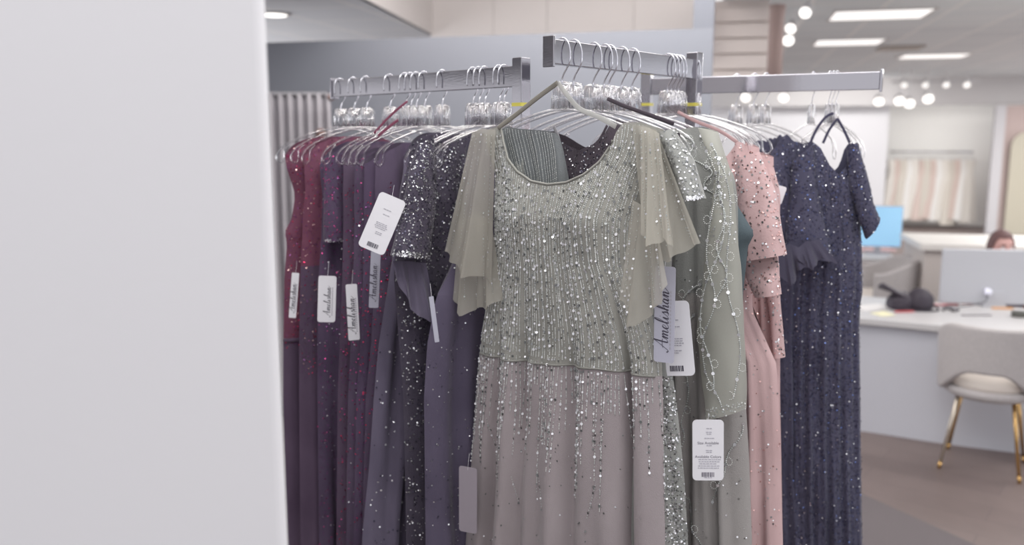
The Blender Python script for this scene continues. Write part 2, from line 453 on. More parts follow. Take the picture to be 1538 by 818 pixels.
# strands of beads and sequins
bm_, sm_ = MB(), MB()
NS = 64
for i in range(NS):
    q0 = (i + .5) / NS + random.uniform(-.004, .004)
    zt = b1.ztop(q0); zend = ZW - random.choice([.06, .09, .13, .17, .2, .24]) * random.uniform(.8, 1.2)
    z = zt - .006; k = 0; n = 0
    bend = random.uniform(-.010, .010)
    seq_gap = random.uniform(.016, .034); nxt = z - random.uniform(0, .03)
    while z > zend:
        # the strands draw in toward the middle of the chest and the waist
        t = (zt - z) / (zt - ZW)
        pull = .05 * math.sin(PI * min(1, t)) * math.exp(-((z + .36) / .10) ** 2)
        q = q0 + (.5 - q0) * pull + bend * math.sin(3 * t)
        if ZW - .004 < z < ZW + .004: z -= .004; continue
        p = b1.pos(q, z, -1); p.y -= .001
        if z < nxt:
            disc(sm_, p, Vector((0, -1, .15)), random.choice([.0022, .0026, .003]), random.choices([0, 1, 2], [.55, .33, .12])[0], 7, .4)
            nxt = z - seq_gap * random.uniform(.6, 1.6) * (1.0 if z > ZW else .75)
        elif random.random() < (.88 if z > ZW - .07 else .6):
            bead(bm_, p, .00115, random.choices([0, 1], [.55, .45])[0], 1.9)
        z -= .0034; k += 1
for _ in range(150):     # single sequins on the skirt and short sprays low down
    q = random.uniform(.04, .96); z = random.uniform(-1.2, ZW - .12)
    disc(sm_, b1.pos(q, z, -1), Vector((0, -1, .1)), random.uniform(.0014, .0024), random.choice([0, 1, 2, 2]), 6, .4)
for q, z, n, sl in ((.07, -.80, 16, .004), (.12, -.79, 18, .006), (.19, -.84, 14, .006), (.44, -.86, 16, .006), (.62, -.80, 20, -.001), (.74, -.86, 14, -.005), (.30, -.90, 12, .004), (.86, -.84, 14, .003)):
    for k in range(n):
        p = b1.pos(q + sl * k * .55, z - k * .0055, -1); p.y -= .001
        if k % 4 == 3: disc(sm_, p, Vector((0, -1, .1)), .0025, random.choice([0, 1, 2]), 7, .4)
        else: bead(bm_, p, .0011, 1, 1.8)
bm_.build('beading', [BEAD, BEADG], g1, kind='stuff', label='strands of tiny glass beads')
sm_.build('sequins', [SILV, SILV2, SILV3], g1, kind='stuff', label='round silver sequins')
# flutter sleeves
sheets = [
  ('sleeve', [(709, 199), (724, 193), (744, 195)], [(661, 380), (672, 392), (686, 398), (704, 414), (742, 424)], -.03, -.055, .018, 1.5, .05),
  ('sleeve_tier', [(690, 330), (715, 320), (738, 330)], [(680, 452), (690, 462), (698, 471), (720, 464), (750, 452)], -.028, -.045, .014, 1.7, .4),
  ('sleeve', [(950, 187), (968, 189), (986, 195)], [(970, 392), (985, 397), (1004, 388), (1026, 380), (1053, 362)], -.025, -.03, .016, 1.6, .0),
  ('sleeve_tier', [(962, 190), (975, 192), (990, 200)], [(963, 354), (974, 362), (986, 366), (998, 362), (1010, 366)], -.035, -.085, .014, 1.4, .3),
  ('sleeve_tier', [(950, 300), (968, 310), (985, 330)], [(925, 451), (938, 458), (946, 486), (958, 487), (978, 474), (1006, 428)], -.05, -.06, .014, 1.8, .2),
]
for nm, Aa, Bb, o0, o1, am, nw, ph in sheets:
    s = Sheet(fr, Aa, Bb, o0, o1, am, nw, ph); m = MB(); s.mesh(m); sl = m.build(nm, SHEER, g1, smooth=True)
    m = MB()
    for j in range(5):
        for k in range(36):
            u = .08 + .2 * j + .05 * (k / 36); v = .04 + .9 * k / 36
            if random.random() < .35: continue
            p = s.fn(min(1, u), v); p.y -= .002
            if random.random() < .12: disc(m, p, Vector((0, -1, .1)), .0022, random.choice([0, 0, 1]), 7, .4)
            else: bead(m, p, .0009, 1, 1.7)
    m.build('sleeve_beading', [SILV, BEADG], sl, kind='stuff')
RIB = fabric('olive_ribbon', (128, 124, 116))
loop_ribbon(g1, fr, [(748, 192), (775, 172), (808, 146), (838, 124)], RIB, .005)
loop_ribbon(g1, fr, [(838, 124), (856, 148), (872, 164), (900, 176), (925, 190)], sheer_mat('clear_strap', (200, 200, 196), .55), .005)

# ---- generic gown for the others -----------------------------------
def make_gown(fr, name, label, group, m_body, left, top, right=None, mirror=False, zb=ZB, D=.04, A=.014, nf=5, seed=1, waist=None, m_skirt=None,
              seqs=None, nu=50, nv=60, off=-.03, wr=.005, back=True, sharp=False):
    g = gown(fr, name, label, group)
    b = Body(fr, left, right, top, zb, [(-1.8, D * 1.3), (-.6, D), (-.3, D), (-.12, .012)], [(-1.8, A * 1.5), (-.8, A), (-.45, A * .35), (-.1, .002)], nf, seed, off, mirror, wr, sharp)
    zw = fr.px(waist[0], waist[1], off).z if waist else -.5
    m = MB(); b.panel(m, None, zw, nu, nv // 2, -1)
    if back: b.panel(m, None, zw, nu // 2, nv // 3, 1)
    m.build('bodice', m_body, g, smooth=True)
    m = MB(); b.panel(m, zw, zb, nu, nv, -1)
    if back: b.panel(m, zw, zb, nu // 2, nv // 3, 1)
    m.build('skirt', m_skirt or m_body, g, smooth=True)
    fn = lambda u, v: b.pos(u, b.ztop(u) + (zb - b.ztop(u)) * v, -1)
    if seqs:
        for (n, r, mats, wts, un, vn, dens, part) in seqs:
            m = MB(); scatter(m, fn, n, r, wts, dens, .5, un, vn); m.build(part, mats, g, kind='stuff')
    return g, b, fn, zw
def mirr(pts): return pts
PLUMSEQ = mat('sequin_magenta', (190, 70, 130), .25, .8); PLUMSEQ2 = mat('sequin_plum', (110, 62, 112), .3, .7); REDSEQ = mat('sequin_red', (200, 50, 90), .25, .8)
BLKSEQ = mat('sequin_black', (70, 68, 84), .28, .6); BLUSEQ = mat('sequin_blue', (110, 130, 190), .25, .85); NAVSEQ = mat('sequin_navy', (66, 68, 96), .3, .6)
ROSESEQ = mat('sequin_rose', (225, 185, 180), .22, .8)
WINE = fabric('wine_velvet', (116, 70, 90)); WINE2 = fabric('dark_wine_chiffon', (92, 76, 96)); PLUM = fabric('plum_mesh', (88, 74, 97)); PLUMD = fabric('deep_plum_cloth', (90, 77, 98))
CHAR = fabric('charcoal_chiffon', (102, 95, 114)); BLACKL = fabric('black_mesh', (76, 70, 84)); NAVY = fabric('navy_mesh', (76, 75, 95)); NIGHT = fabric('night_blue_cloth', (86, 79, 98))
PINK = fabric('dusty_pink_mesh', (204, 173, 173)); TEAL = fabric('dark_teal_cloth', (84, 96, 102)); SAGE2 = fabric('sage_mesh', (146, 147, 144)); KBLK = fabric('black_lace', (74, 66, 74))

# ---- left arm, from the free end inwards ---------------------------
def leftgown(h, name, label, m_body, left, top, **k):
    fr = Frame(PL[h], RZL)
    return (fr,) + make_gown(fr, name, label, GL, m_body, left, top, mirror=True, **k)
lowx = lambda a, b: [(a, 600), (b, 818), (b - 4, 1000), (b - 8, 1200)]
fr, g, b, fn, zw = leftgown(511, 'wine_gown', 'wine red cap-sleeved gown at the free end of the left arm', WINE,
    [(437, 228), (446, 262), (452, 296), (447, 330), (436, 349), (440, 366), (436, 420), (434, 520)] + lowx(434, 440), [(437, 232), (455, 216), (475, 208), (488, 206)],
    m_skirt=WINE2, waist=(440, 512), seed=11, nf=6,
    seqs=[(1800, .0015, [REDSEQ, PLUMSEQ2, ROSESEQ], [.3, .5, .2], (.0, .5), (0, .35), None, 'sequins')])
m = MB(); m.tube([b.pos(q / 40, zw, -1) + Vector((0, -.002, 0)) for q in range(41)], .006, 6); m.build('sash', WINE2, g, smooth=True)
leftgown(531, 'wine_gown', 'wine red gown with draped shoulder, second along the left arm', WINE,
    [(462, 232), (468, 280), (464, 330), (460, 420), (458, 520)] + lowx(458, 460), [(466, 234), (485, 215), (508, 206), (515, 205)],
    m_skirt=WINE2, seed=12, nf=6, seqs=[(1500, .0015, [REDSEQ, PLUMSEQ2, ROSESEQ], [.25, .55, .2], (0, .5), (0, .4), None, 'sequins')])
fr, g, b, fn, zw = leftgown(550, 'plum_gown', 'plum sequined gown with short sleeves on the left arm', PLUM,
    [(490, 246), (494, 290), (492, 360), (488, 420), (486, 520)] + lowx(486, 488), [(490, 246), (510, 226), (534, 213), (544, 212)],
    seed=13, nf=6, seqs=[(3000, .0015, [PLUMSEQ, PLUMSEQ2, SILV], [.22, .72, .06], (0, .5), (0, .8), None, 'sequins')])
s = Tube(fr, [(488, 238), (487, 300), (488, 363)], [(520, 222), (524, 290), (523, 358)], .03, -.05); m = MB(); s.mesh(m); m.build('sleeve', PLUM, g, smooth=True)
m = MB(); scatter(m, s.front, 500, .0014, [.3, .7]); scatter(m, s.front, 60, .0016, [0, 0, 1], vn=(.97, 1)); m.build('sleeve_sequins', [PLUMSEQ, PLUMSEQ2, SILV], g, kind='stuff')
leftgown(585, 'wine_gown', 'dark wine sleeveless gown between the plum gowns on the left arm', WINE2,
    [(524, 250), (526, 330), (524, 420), (520, 520)] + lowx(517, 515), [(526, 240), (540, 225), (556, 218)], seed=14, nf=5,
    seqs=[(700, .0016, [REDSEQ, PLUMSEQ, PLUMSEQ2], [.3, .3, .4], (0, .12), (.05, .8), None, 'sequins')])
leftgown(608, 'plum_gown', 'deep plum sleeveless gown under the row of looped hanger ends', PLUMD,
    [(541, 255), (543, 330), (541, 420), (537, 520)] + lowx(533, 530), [(543, 245), (556, 232), (580, 222)], seed=15, nf=5,
    seqs=[(900, .0016, [PLUMSEQ, PLUMSEQ2, SILV], [.35, .6, .05], (0, .12), (0, .9), None, 'sequins')])
leftgown(625, 'plum_gown', 'plum gown behind the large tilted price tag', PLUM,
    [(556, 255), (558, 330), (556, 420), (552, 520)] + lowx(546, 541), [(558, 247), (574, 232), (598, 222)], seed=16, nf=5,
    seqs=[(800, .0016, [REDSEQ, PLUMSEQ2], [.4, .6], (0, .12), (.05, .8), None, 'sequins')])
fr, g, b, fn, zw = leftgown(637, 'plum_gown', 'wine-strapped dark gown beside the black sequined gown', PLUMD,
    [(572, 255), (576, 330), (574, 420), (568, 520)] + lowx(560, 554), [(575, 244), (590, 226), (612, 214)], seed=17, nf=5,
    seqs=[(500, .0016, [REDSEQ, PLUMSEQ2], [.5, .5], (0, .12), (.05, .8), None, 'sequins')])
WRIB = fabric('wine_ribbon', (120, 62, 84))
loop_ribbon(g, fr, [(562, 200), (580, 180), (596, 165), (612, 152)], WRIB, .003)
loop_ribbon(g, fr, [(568, 204), (585, 190), (598, 180)], WRIB, .0035)
leftgown(664, 'charcoal_gown', 'charcoal chiffon gown flaring out under the black sequined one', CHAR,
    [(616, 250), (610, 330), (600, 400), (590, 460), (580, 520), (572, 610), (566, 700), (556, 800), (550, 900), (540, 1200)], [(618, 240), (632, 218), (652, 206)], seed=18, nf=7, A=.016,
    seqs=[(260, .0024, [SILV, BLKSEQ], [.6, .4], (0, .45), (.2, .62), None, 'sequins')])
SPARK = [SILV, SILV2, BLKSEQ]
fr, g, b, fn, zw = leftgown(710, 'sequined_gown', 'black gown covered in silver sequins, with short sleeves', BLACKL,
    [(628, 216), (618, 260), (612, 310), (606, 360), (604, 420), (612, 520), (618, 600), (620, 700), (622, 818), (620, 1200)], [(628, 218), (640, 206), (656, 199), (672, 199)], seed=19, nf=5,
    seqs=[(3000, .0019, SPARK, [.30, .3, .4], (0, .75), (0, .28), None, 'sequins'), (1500, .0019, SPARK, [.3, .3, .4], (.0, .22), (.25, 1), None, 'skirt_sequins')])
s = Tube(fr, [(630, 215), (614, 260), (603, 330), (590, 384)], [(650, 202), (654, 260), (650, 330), (642, 388)], .03, -.07, seed=4); m = MB(); s.mesh(m); m.build('sleeve', BLACKL, g, smooth=True)
m = MB(); scatter(m, s.front, 1100, .0016, [.22, .3, .48]); scatter(m, s.front, 120, .002, [.6, .3, .1], vn=(.95, 1)); m.build('sleeve_sequins', SPARK, g, kind='stuff')
s = Sheet(fr, [(590, 392), (615, 392), (640, 395)], [(600, 425), (620, 470), (648, 482), (662, 500)], -.05, -.06, .014, 2.2, .2); m = MB(); s.mesh(m); m.build('ruffle', CHAR, g, smooth=True)
fr, g, b, fn, zw = leftgown(757, 'night_blue_gown', 'night blue sleeveless gown just left of the front sage gown', NIGHT,
    [(712, 246), (712, 330), (694, 400), (668, 450), (655, 520), (650, 600), (652, 818), (650, 1200)], [(712, 240), (718, 218), (728, 206)], seed=20, nf=5,
    seqs=[(700, .0016, SPARK, [.25, .3, .45], (0, .4), (0, 1), None, 'sequins')])

# ---- middle arm, behind the front gown -----------------------------
fr = Frame(PF[862], RZF)
g, b, fn, zw = make_gown(fr, 'beaded_gown', 'sage gown with heavily beaded skirt strip just behind the front gown', GF, SAGE2,
    [(745, 205), (748, 300), (745, 450), (735, 560), (730, 818), (725, 1200)], [(745, 205), (765, 195), (775, 196), (790, 290), (945, 290), (975, 200), (1004, 192)],
    right=[(1006, 195), (1012, 240), (1000, 330), (996, 420), (996, 500), (998, 560), (1008, 640), (1016, 720), (1022, 818), (1030, 1200)], seed=21, nf=8,
    seqs=[(2600, .0018, [SILV, SILV2, SILV3], [.4, .35, .25], (.86, 1), (.3, .72), None, 'sequins')])
s = Tube(fr, [(990, 200), (1010, 250), (1030, 303)], [(1012, 194), (1040, 240), (1057, 298)], .03, -.04); m = MB(); s.mesh(m); m.build('sleeve', SAGE2, g, smooth=True)
m = MB(); scatter(m, s.front, 260, .0018, [.4, .6]); scatter(m, s.front, 70, .002, [.7, .3], vn=(.94, 1)); m.build('sleeve_sequins', [SILV, SILV2], g, kind='stuff')
fr = Frame(PF[892], RZF)
g, b, fn, zw = make_gown(fr, 'black_lace_gown', 'black lace gown seen through the neckline of the sage gown', GF, KBLK,
    [(790, 200), (792, 300), (790, 450), (788, 818), (786, 1200)], [(790, 200), (812, 196), (832, 205), (850, 218), (868, 226), (888, 216), (905, 200), (918, 178), (932, 184), (1010, 200)],
    right=[(1010, 200), (1000, 300), (998, 450), (1000, 818), (1004, 1200)], seed=22, nf=6,
    seqs=[(700, .0015, [SILV, BLKSEQ], [.35, .65], (.05, .6), (.0, .12), None, 'sequins')])
loop_ribbon(g, fr, [(912, 148), (940, 160), (980, 174), (1012, 186)], KBLK, .004)
loop_ribbon(g, fr, [(845, 232), (838, 205), (832, 190)], sheer_mat('grey_strap', (170, 168, 172), .8), .004)
loop_ribbon(g, fr, [(885, 225), (900, 210), (912, 188)], KBLK, .003)
fr = Frame(PF[934], RZF)
g, b, fn, zw = make_gown(fr, 'long_sleeved_gown', 'sage embroidered gown with one long sheer sleeve', GF, SAGE2,
    [(900, 210), (905, 300), (900, 450), (895, 818), (890, 1200)], [(900, 205), (930, 195), (960, 230), (990, 232), (1010, 195), (1040, 190), (1062, 196)],
    right=[(1064, 198), (1090, 240), (1098, 300), (1100, 420), (1104, 520), (1110, 600), (1116, 700), (1120, 818), (1124, 1200)], seed=23, nf=7, m_skirt=fabric('sage_grey_skirt', (157, 153, 151)),
    seqs=[(160, .0018, [SILV, SILV2], [.4, .6], (.55, 1), (.05, .8), None, 'sequins')])
s = Tube(fr, [(1050, 192), (1075, 260), (1060, 400), (1047, 500), (1060, 600), (1062, 628)], [(1078, 198), (1096, 260), (1112, 400), (1117, 500), (1120, 580), (1119, 614)], .035, -.06, seed=8); m = MB(); s.mesh(m, 30, 40); sl = m.build('sleeve', sheer_mat('sheer_sage_sleeve', (192, 192, 184), .74), g, smooth=True)
m = MB()
def vine(mb, f, u0, v0, u1, v1, n, amp, fr_, leaf=True):
    """a beaded tendril with small loops along it"""
    for k in range(n):
        t = k / n; u = u0 + (u1 - u0) * t + amp * math.sin(t * fr_ * 2 * PI); v = v0 + (v1 - v0) * t
        if not (0 < u < 1 and 0 < v < 1): continue
        p = f(u, v); p.y -= .002; bead(mb, p, .0019, random.choice([0, 1, 1]), 1.2)
        if leaf and k % 14 == 7:
            sgn = 1 if (k // 14) % 2 else -1
            for j in range(12):
                a = 2 * PI * j / 12; q = p + Vector((sgn * (.007 - .007 * math.cos(a)), -.001, .008 * math.sin(a) + .004)); bead(mb, q, .0013, 0)
        if k % 11 == 0: disc(mb, p, Vector((0, -1, .1)), .0036, 2, 7, .4)
vine(m, s.front, .55, .2, .3, .9, 120, .16, 1.3); vine(m, s.front, .62, .05, .58, .6, 90, .09, 2.7); vine(m, s.front, .3, .08, .45, .97, 130, .12, 2.2); vine(m, s.front, .75, .1, .8, .95, 120, .10, 1.6)
scatter(m, s.front, 90, .002, [0, .3, .7], vn=(.05, .4)); scatter(m, s.front, 90, .0016, [.5, .5, .2], vn=(.96, 1))
m.build('sleeve_embroidery', [BEAD, BEADG, SILV], sl, kind='stuff')
m = MB()
for (u0, v0, u1, v1) in ((.62, .22, .98, .18), (.60, .30, .74, .24), (.62, .42, .70, .30), (.55, .56, .99, .60), (.99, .38, .80, .50), (.56, .68, .98, .66), (.62, .48, .80, .60)):
    vine(m, fn, u0, v0, u1, v1, 46, .012, 2)
m.build('embroidery', [BEAD, BEADG, SILV], g, kind='stuff')
# epaulette of beads at the shoulder
m = MB(); vine(m, fn, .80, .01, .90, .12, 90, .04, 3); vine(m, fn, .92, .01, .99, .12, 60, .02, 2); m.build('shoulder_embroidery', [BEAD, BEADG, SILV], g, kind='stuff')
fr = Frame(PF[950], RZF)
make_gown(fr, 'teal_gown', 'dark teal gown peeking out between sage and pink gowns', GF, TEAL,
    [(930, 215), (935, 300), (930, 450), (925, 818), (920, 1200)], [(930, 210), (970, 200), (1000, 240), (1040, 200), (1062, 200)],
    right=[(1064, 205), (1084, 260), (1098, 310), (1124, 352), (1114, 372), (1106, 450), (1108, 600), (1110, 818), (1112, 1200)], seed=24, nf=6)
for hk, dx, sd in ((1009, 0, 25), (1041, 26, 26)):
    fr = Frame(PF[hk], RZF)
    lab = 'dusty pink sequined gown with a gathered cap sleeve' if not dx else 'dusty pink gown at the back with sheer sequined sleeve'
    g, b, fn, zw = make_gown(fr, 'pink_gown', lab, GF, PINK,
        [(1000 + dx, 220), (1004 + dx, 300), (1000 + dx, 450), (1000 + dx, 818), (998 + dx, 1200)], [(1000 + dx, 215), (1040 + dx, 205), (1060 + dx, 235), (1090 + dx, 235), (1105 + dx, 212), (1132 + dx, 222)] if not dx else
        [(1026, 240), (1060, 225), (1085, 245), (1110, 245), (1125, 228), (1154, 236)],
        right=[(1134, 228), (1152, 262), (1140, 300), (1120, 420), (1122, 470), (1140, 510), (1158, 550), (1162, 620), (1164, 700), (1168, 818), (1172, 1200)] if not dx else
        [(1156, 240), (1166, 262), (1160, 400), (1164, 520), (1164, 600), (1166, 700), (1168, 818), (1174, 1200)], seed=sd, nf=6,
        seqs=[(420, .002, [SILV, ROSESEQ, SILV3], [.35, .45, .2], (.55, 1), (0, .25), None, 'sequins'), (260, .002, [SILV, ROSESEQ, SILV3], [.35, .45, .2], (.6, 1), (.25, .8), None, 'skirt_sequins')])
    if not dx:
        s = Tube(fr, [(1104, 240), (1108, 300), (1112, 370), (1116, 392)], [(1140, 228), (1165, 290), (1174, 340), (1181, 382)], .03, -.05, seed=3)
        s2 = Tube(fr, [(1117, 388), (1122, 420), (1134, 446)], [(1166, 384), (1170, 400), (1172, 442)], .025, -.045, wr=.014, seed=9)
        m = MB(); s2.mesh(m); cf = m.build('sleeve_cuff', PINK, g, smooth=True)
        m = MB(); scatter(m, s2.front, 90, .0021, [.35, .4, .25]); m.build('cuff_sequins', [SILV, ROSESEQ, SILV3], cf, kind='stuff')
    else:
        s = Tube(fr, [(1140, 300), (1146, 400), (1158, 480), (1164, 536)], [(1164, 262), (1168, 400), (1174, 480), (1179, 536)], .02, -.03, seed=5)
    m = MB(); s.mesh(m); sl = m.build('sleeve', PINK, g, smooth=True)
    m = MB(); scatter(m, s.front, 240, .0021, [.35, .4, .25]); m.build('sleeve_sequins', [SILV, ROSESEQ, SILV3], sl, kind='stuff')
    if not dx: loop_ribbon(g, fr, [(1018, 168), (1045, 182), (1080, 196), (1108, 214)], sheer_mat('pink_ribbon', (212, 180, 180), .8), .004)

# ---- right arm ------------------------------------------------------
NSPK = [SILV, NAVSEQ, BLKSEQ, BLUSEQ]
fr = Frame(PR[1151], RZR[1151])
make_gown(fr, 'navy_gown', 'dark navy sequined gown right behind the pink gowns', GR, NAVY,
    [(1132, 225), (1140, 300), (1150, 400), (1152, 600), (1152, 818), (1150, 1200)], [(1132, 222), (1146, 210), (1158, 213), (1166, 206), (1176, 214), (1188, 212), (1204, 222)],
    right=[(1204, 225), (1210, 300), (1215, 400), (1218, 600), (1220, 818), (1220, 1200)], seed=31, nf=6, A=.012,
    seqs=[(1100, .0019, NSPK, [.2, .4, .3, .1], (.1, 1), (0, .9), None, 'sequins')])
fr = Frame(PR[1221], .25)
g, b, fn, zw = make_gown(fr, 'navy_gown', 'navy sequined gown with a dark ruffled waist bow', GR, NAVY,
    [(1160, 230), (1166, 300), (1170, 400), (1168, 540), (1166, 700), (1170, 818), (1166, 1200)], [(1168, 226), (1178, 208), (1186, 201), (1196, 212), (1206, 214), (1218, 222), (1240, 226)],
    right=[(1240, 230), (1250, 300), (1255, 400), (1258, 600), (1262, 818), (1266, 1200)], seed=32, nf=6, A=.009, wr=.01,
    seqs=[(4500, .0017, NSPK, [.09, .48, .36, .07], (0, 1), (0, .9), None, 'sequins')])
BOW = fabric('black_organza', (66, 63, 80))
for Aa, Bb in (([(1166, 372), (1185, 366), (1202, 372)], [(1168, 412), (1182, 424), (1196, 422), (1210, 392)]), ([(1198, 372), (1212, 362), (1230, 360)], [(1200, 392), (1215, 402), (1236, 392), (1256, 392)])):
    s = Sheet(fr, Aa, Bb, -.11, -.14, .014, 1.6, .2); m = MB(); s.mesh(m); m.build('bow', BOW, g, smooth=True)
fr = Frame(PR[1252], -.08)
g, b, fn, zw = make_gown(fr, 'navy_gown', 'navy sequined gown with short sleeves nearest the rail end plate', GR, NAVY,
    [(1196, 240), (1198, 300), (1190, 400), (1184, 540), (1184, 700), (1186, 818), (1184, 1200)], [(1206, 220), (1222, 212), (1234, 222), (1244, 246), (1258, 262), (1270, 250), (1276, 226), (1283, 213), (1290, 222)],
    right=[(1292, 228), (1298, 270), (1298, 340), (1300, 380), (1301, 440), (1296, 470), (1297, 600), (1300, 818), (1304, 1200)], seed=33, nf=6, A=.008, wr=.012,
    seqs=[(9000, .0017, NSPK, [.05, .5, .39, .06], (0, 1), (0, .95), None, 'sequins')])
s = Tube(fr, [(1272, 224), (1276, 280), (1290, 330), (1300, 358)], [(1288, 214), (1302, 262), (1312, 305), (1321, 328)], .025, -.04, seed=2); m = MB(); s.mesh(m); sl = m.build('sleeve', NAVY, g, smooth=True)
m = MB(); scatter(m, s.front, 420, .0018, [.08, .5, .36, .06]); m.build('sleeve_sequins', NSPK, sl, kind='stuff')
s = Tube(fr, [(1190, 240), (1186, 300), (1180, 350), (1180, 384)], [(1222, 214), (1226, 280), (1240, 340), (1252, 392)], .03, -.05, seed=6); m = MB(); s.mesh(m); sl = m.build('sleeve', NAVY, g, smooth=True)
m = MB(); scatter(m, s.front, 700, .0018, [.08, .5, .36, .06]); m.build('sleeve_sequins', NSPK, sl, kind='stuff')
NRIB = fabric('navy_ribbon', (66, 64, 86))
loop_ribbon(g, fr, [(1214, 222), (1226, 195), (1240, 176), (1252, 170)], NRIB, .0035)
loop_ribbon(g, fr, [(1236, 215), (1246, 194), (1258, 178)], NRIB, .0035)
loop_ribbon(g, fr, [(1258, 178), (1268, 196), (1276, 214)], NRIB, .0035)

# ------------------------------------------------------------------ tags with printing
GLY = {
 'A': (.78, [[(-.15, .1), (0, -.02), (.18, .3), (.5, 1.0), (.53, .98), (.56, .3), (.62, .02), (.78, .1)], [(.1, .36), (.35, .44), (.75, .42)]]),
 'm': (.72, [[(0, .1), (.1, .42), (.14, .35), (.12, 0)], [(.12, .18), (.28, .43), (.34, .34), (.32, 0)], [(.32, .18), (.48, .43), (.55, .34), (.54, .06), (.62, .0), (.72, .1)]]),
 'e': (.40, [[(0, .1), (.25, .22), (.26, .4), (.14, .42), (.06, .22), (.12, .03), (.26, .0), (.40, .1)]]),
 'l': (.30, [[(0, .1), (.18, .5), (.24, .95), (.16, 1.0), (.09, .6), (.10, .06), (.18, 0), (.30, .1)]]),
 'i': (.28, [[(0, .1), (.1, .42), (.1, .06), (.16, 0), (.28, .1)], [(.13, .60), (.15, .64)]]),
 's': (.38, [[(0, .1), (.18, .45), (.2, .4), (.28, .16), (.2, .0), (.06, .03)], [(.2, .0), (.38, .1)]]),
 'h': (.48, [[(0, .1), (.16, .5), (.22, .95), (.15, 1.0), (.09, .6), (.08, 0)], [(.08, .18), (.24, .43), (.31, .34), (.3, .06), (.36, 0), (.48, .1)]]),
 'a': (.46, [[(.3, .38), (.16, .43), (.05, .22), (.1, .02), (.22, .06), (.31, .4), (.3, .06), (.36, 0), (.46, .1)]]),
 'n': (.52, [[(0, .1), (.1, .42), (.14, .35), (.12, 0)], [(.12, .18), (.28, .43), (.35, .34), (.34, .06), (.40, .0), (.62, .22), (.7, .4)]]),
}
def script_mesh(word, length, place):
    """handwritten-looking lettering as thin raised strokes; place(x, y) -> local point"""
    wd = sum(GLY[c][0] for c in word); k = length / wd; m = MB(); x0 = 0
    for c in word:
        w, strokes = GLY[c]
        for st in strokes:
            pts = crom([(x0 + x + .22 * y, y, 0) for x, y in st], 6)
            vs = []; fs = []
            for i, p in enumerate(pts):
                t = pts[min(i + 1, len(pts) - 1)] - pts[max(i - 1, 0)]
                t.normalize(); hw = (.020 + .030 * abs(t.y)) if t.y < 0 else .018
                nn = Vector((-t.y, t.x, 0)) * hw
                a = p + nn; b = p - nn
                vs += [place(a.x * k, a.y * k), place(b.x * k, b.y * k)]
            for i in range(len(pts) - 1): fs.append((2 * i, 2 * i + 1, 2 * i + 3, 2 * i + 2))
            m.add(vs, fs)
        x0 += w
    return m
def rounded(w, h, r, n=5):
    out = []
    for cx, cz, a0 in ((w / 2 - r, h / 2 - r, 0), (-w / 2 + r, h / 2 - r, 90), (-w / 2 + r, -h / 2 + r, 180), (w / 2 - r, -h / 2 + r, 270)):
        for i in range(n + 1):
            a = math.radians(a0 + 90 * i / n); out.append((cx + r * math.cos(a), cz + r * math.sin(a)))
    return out
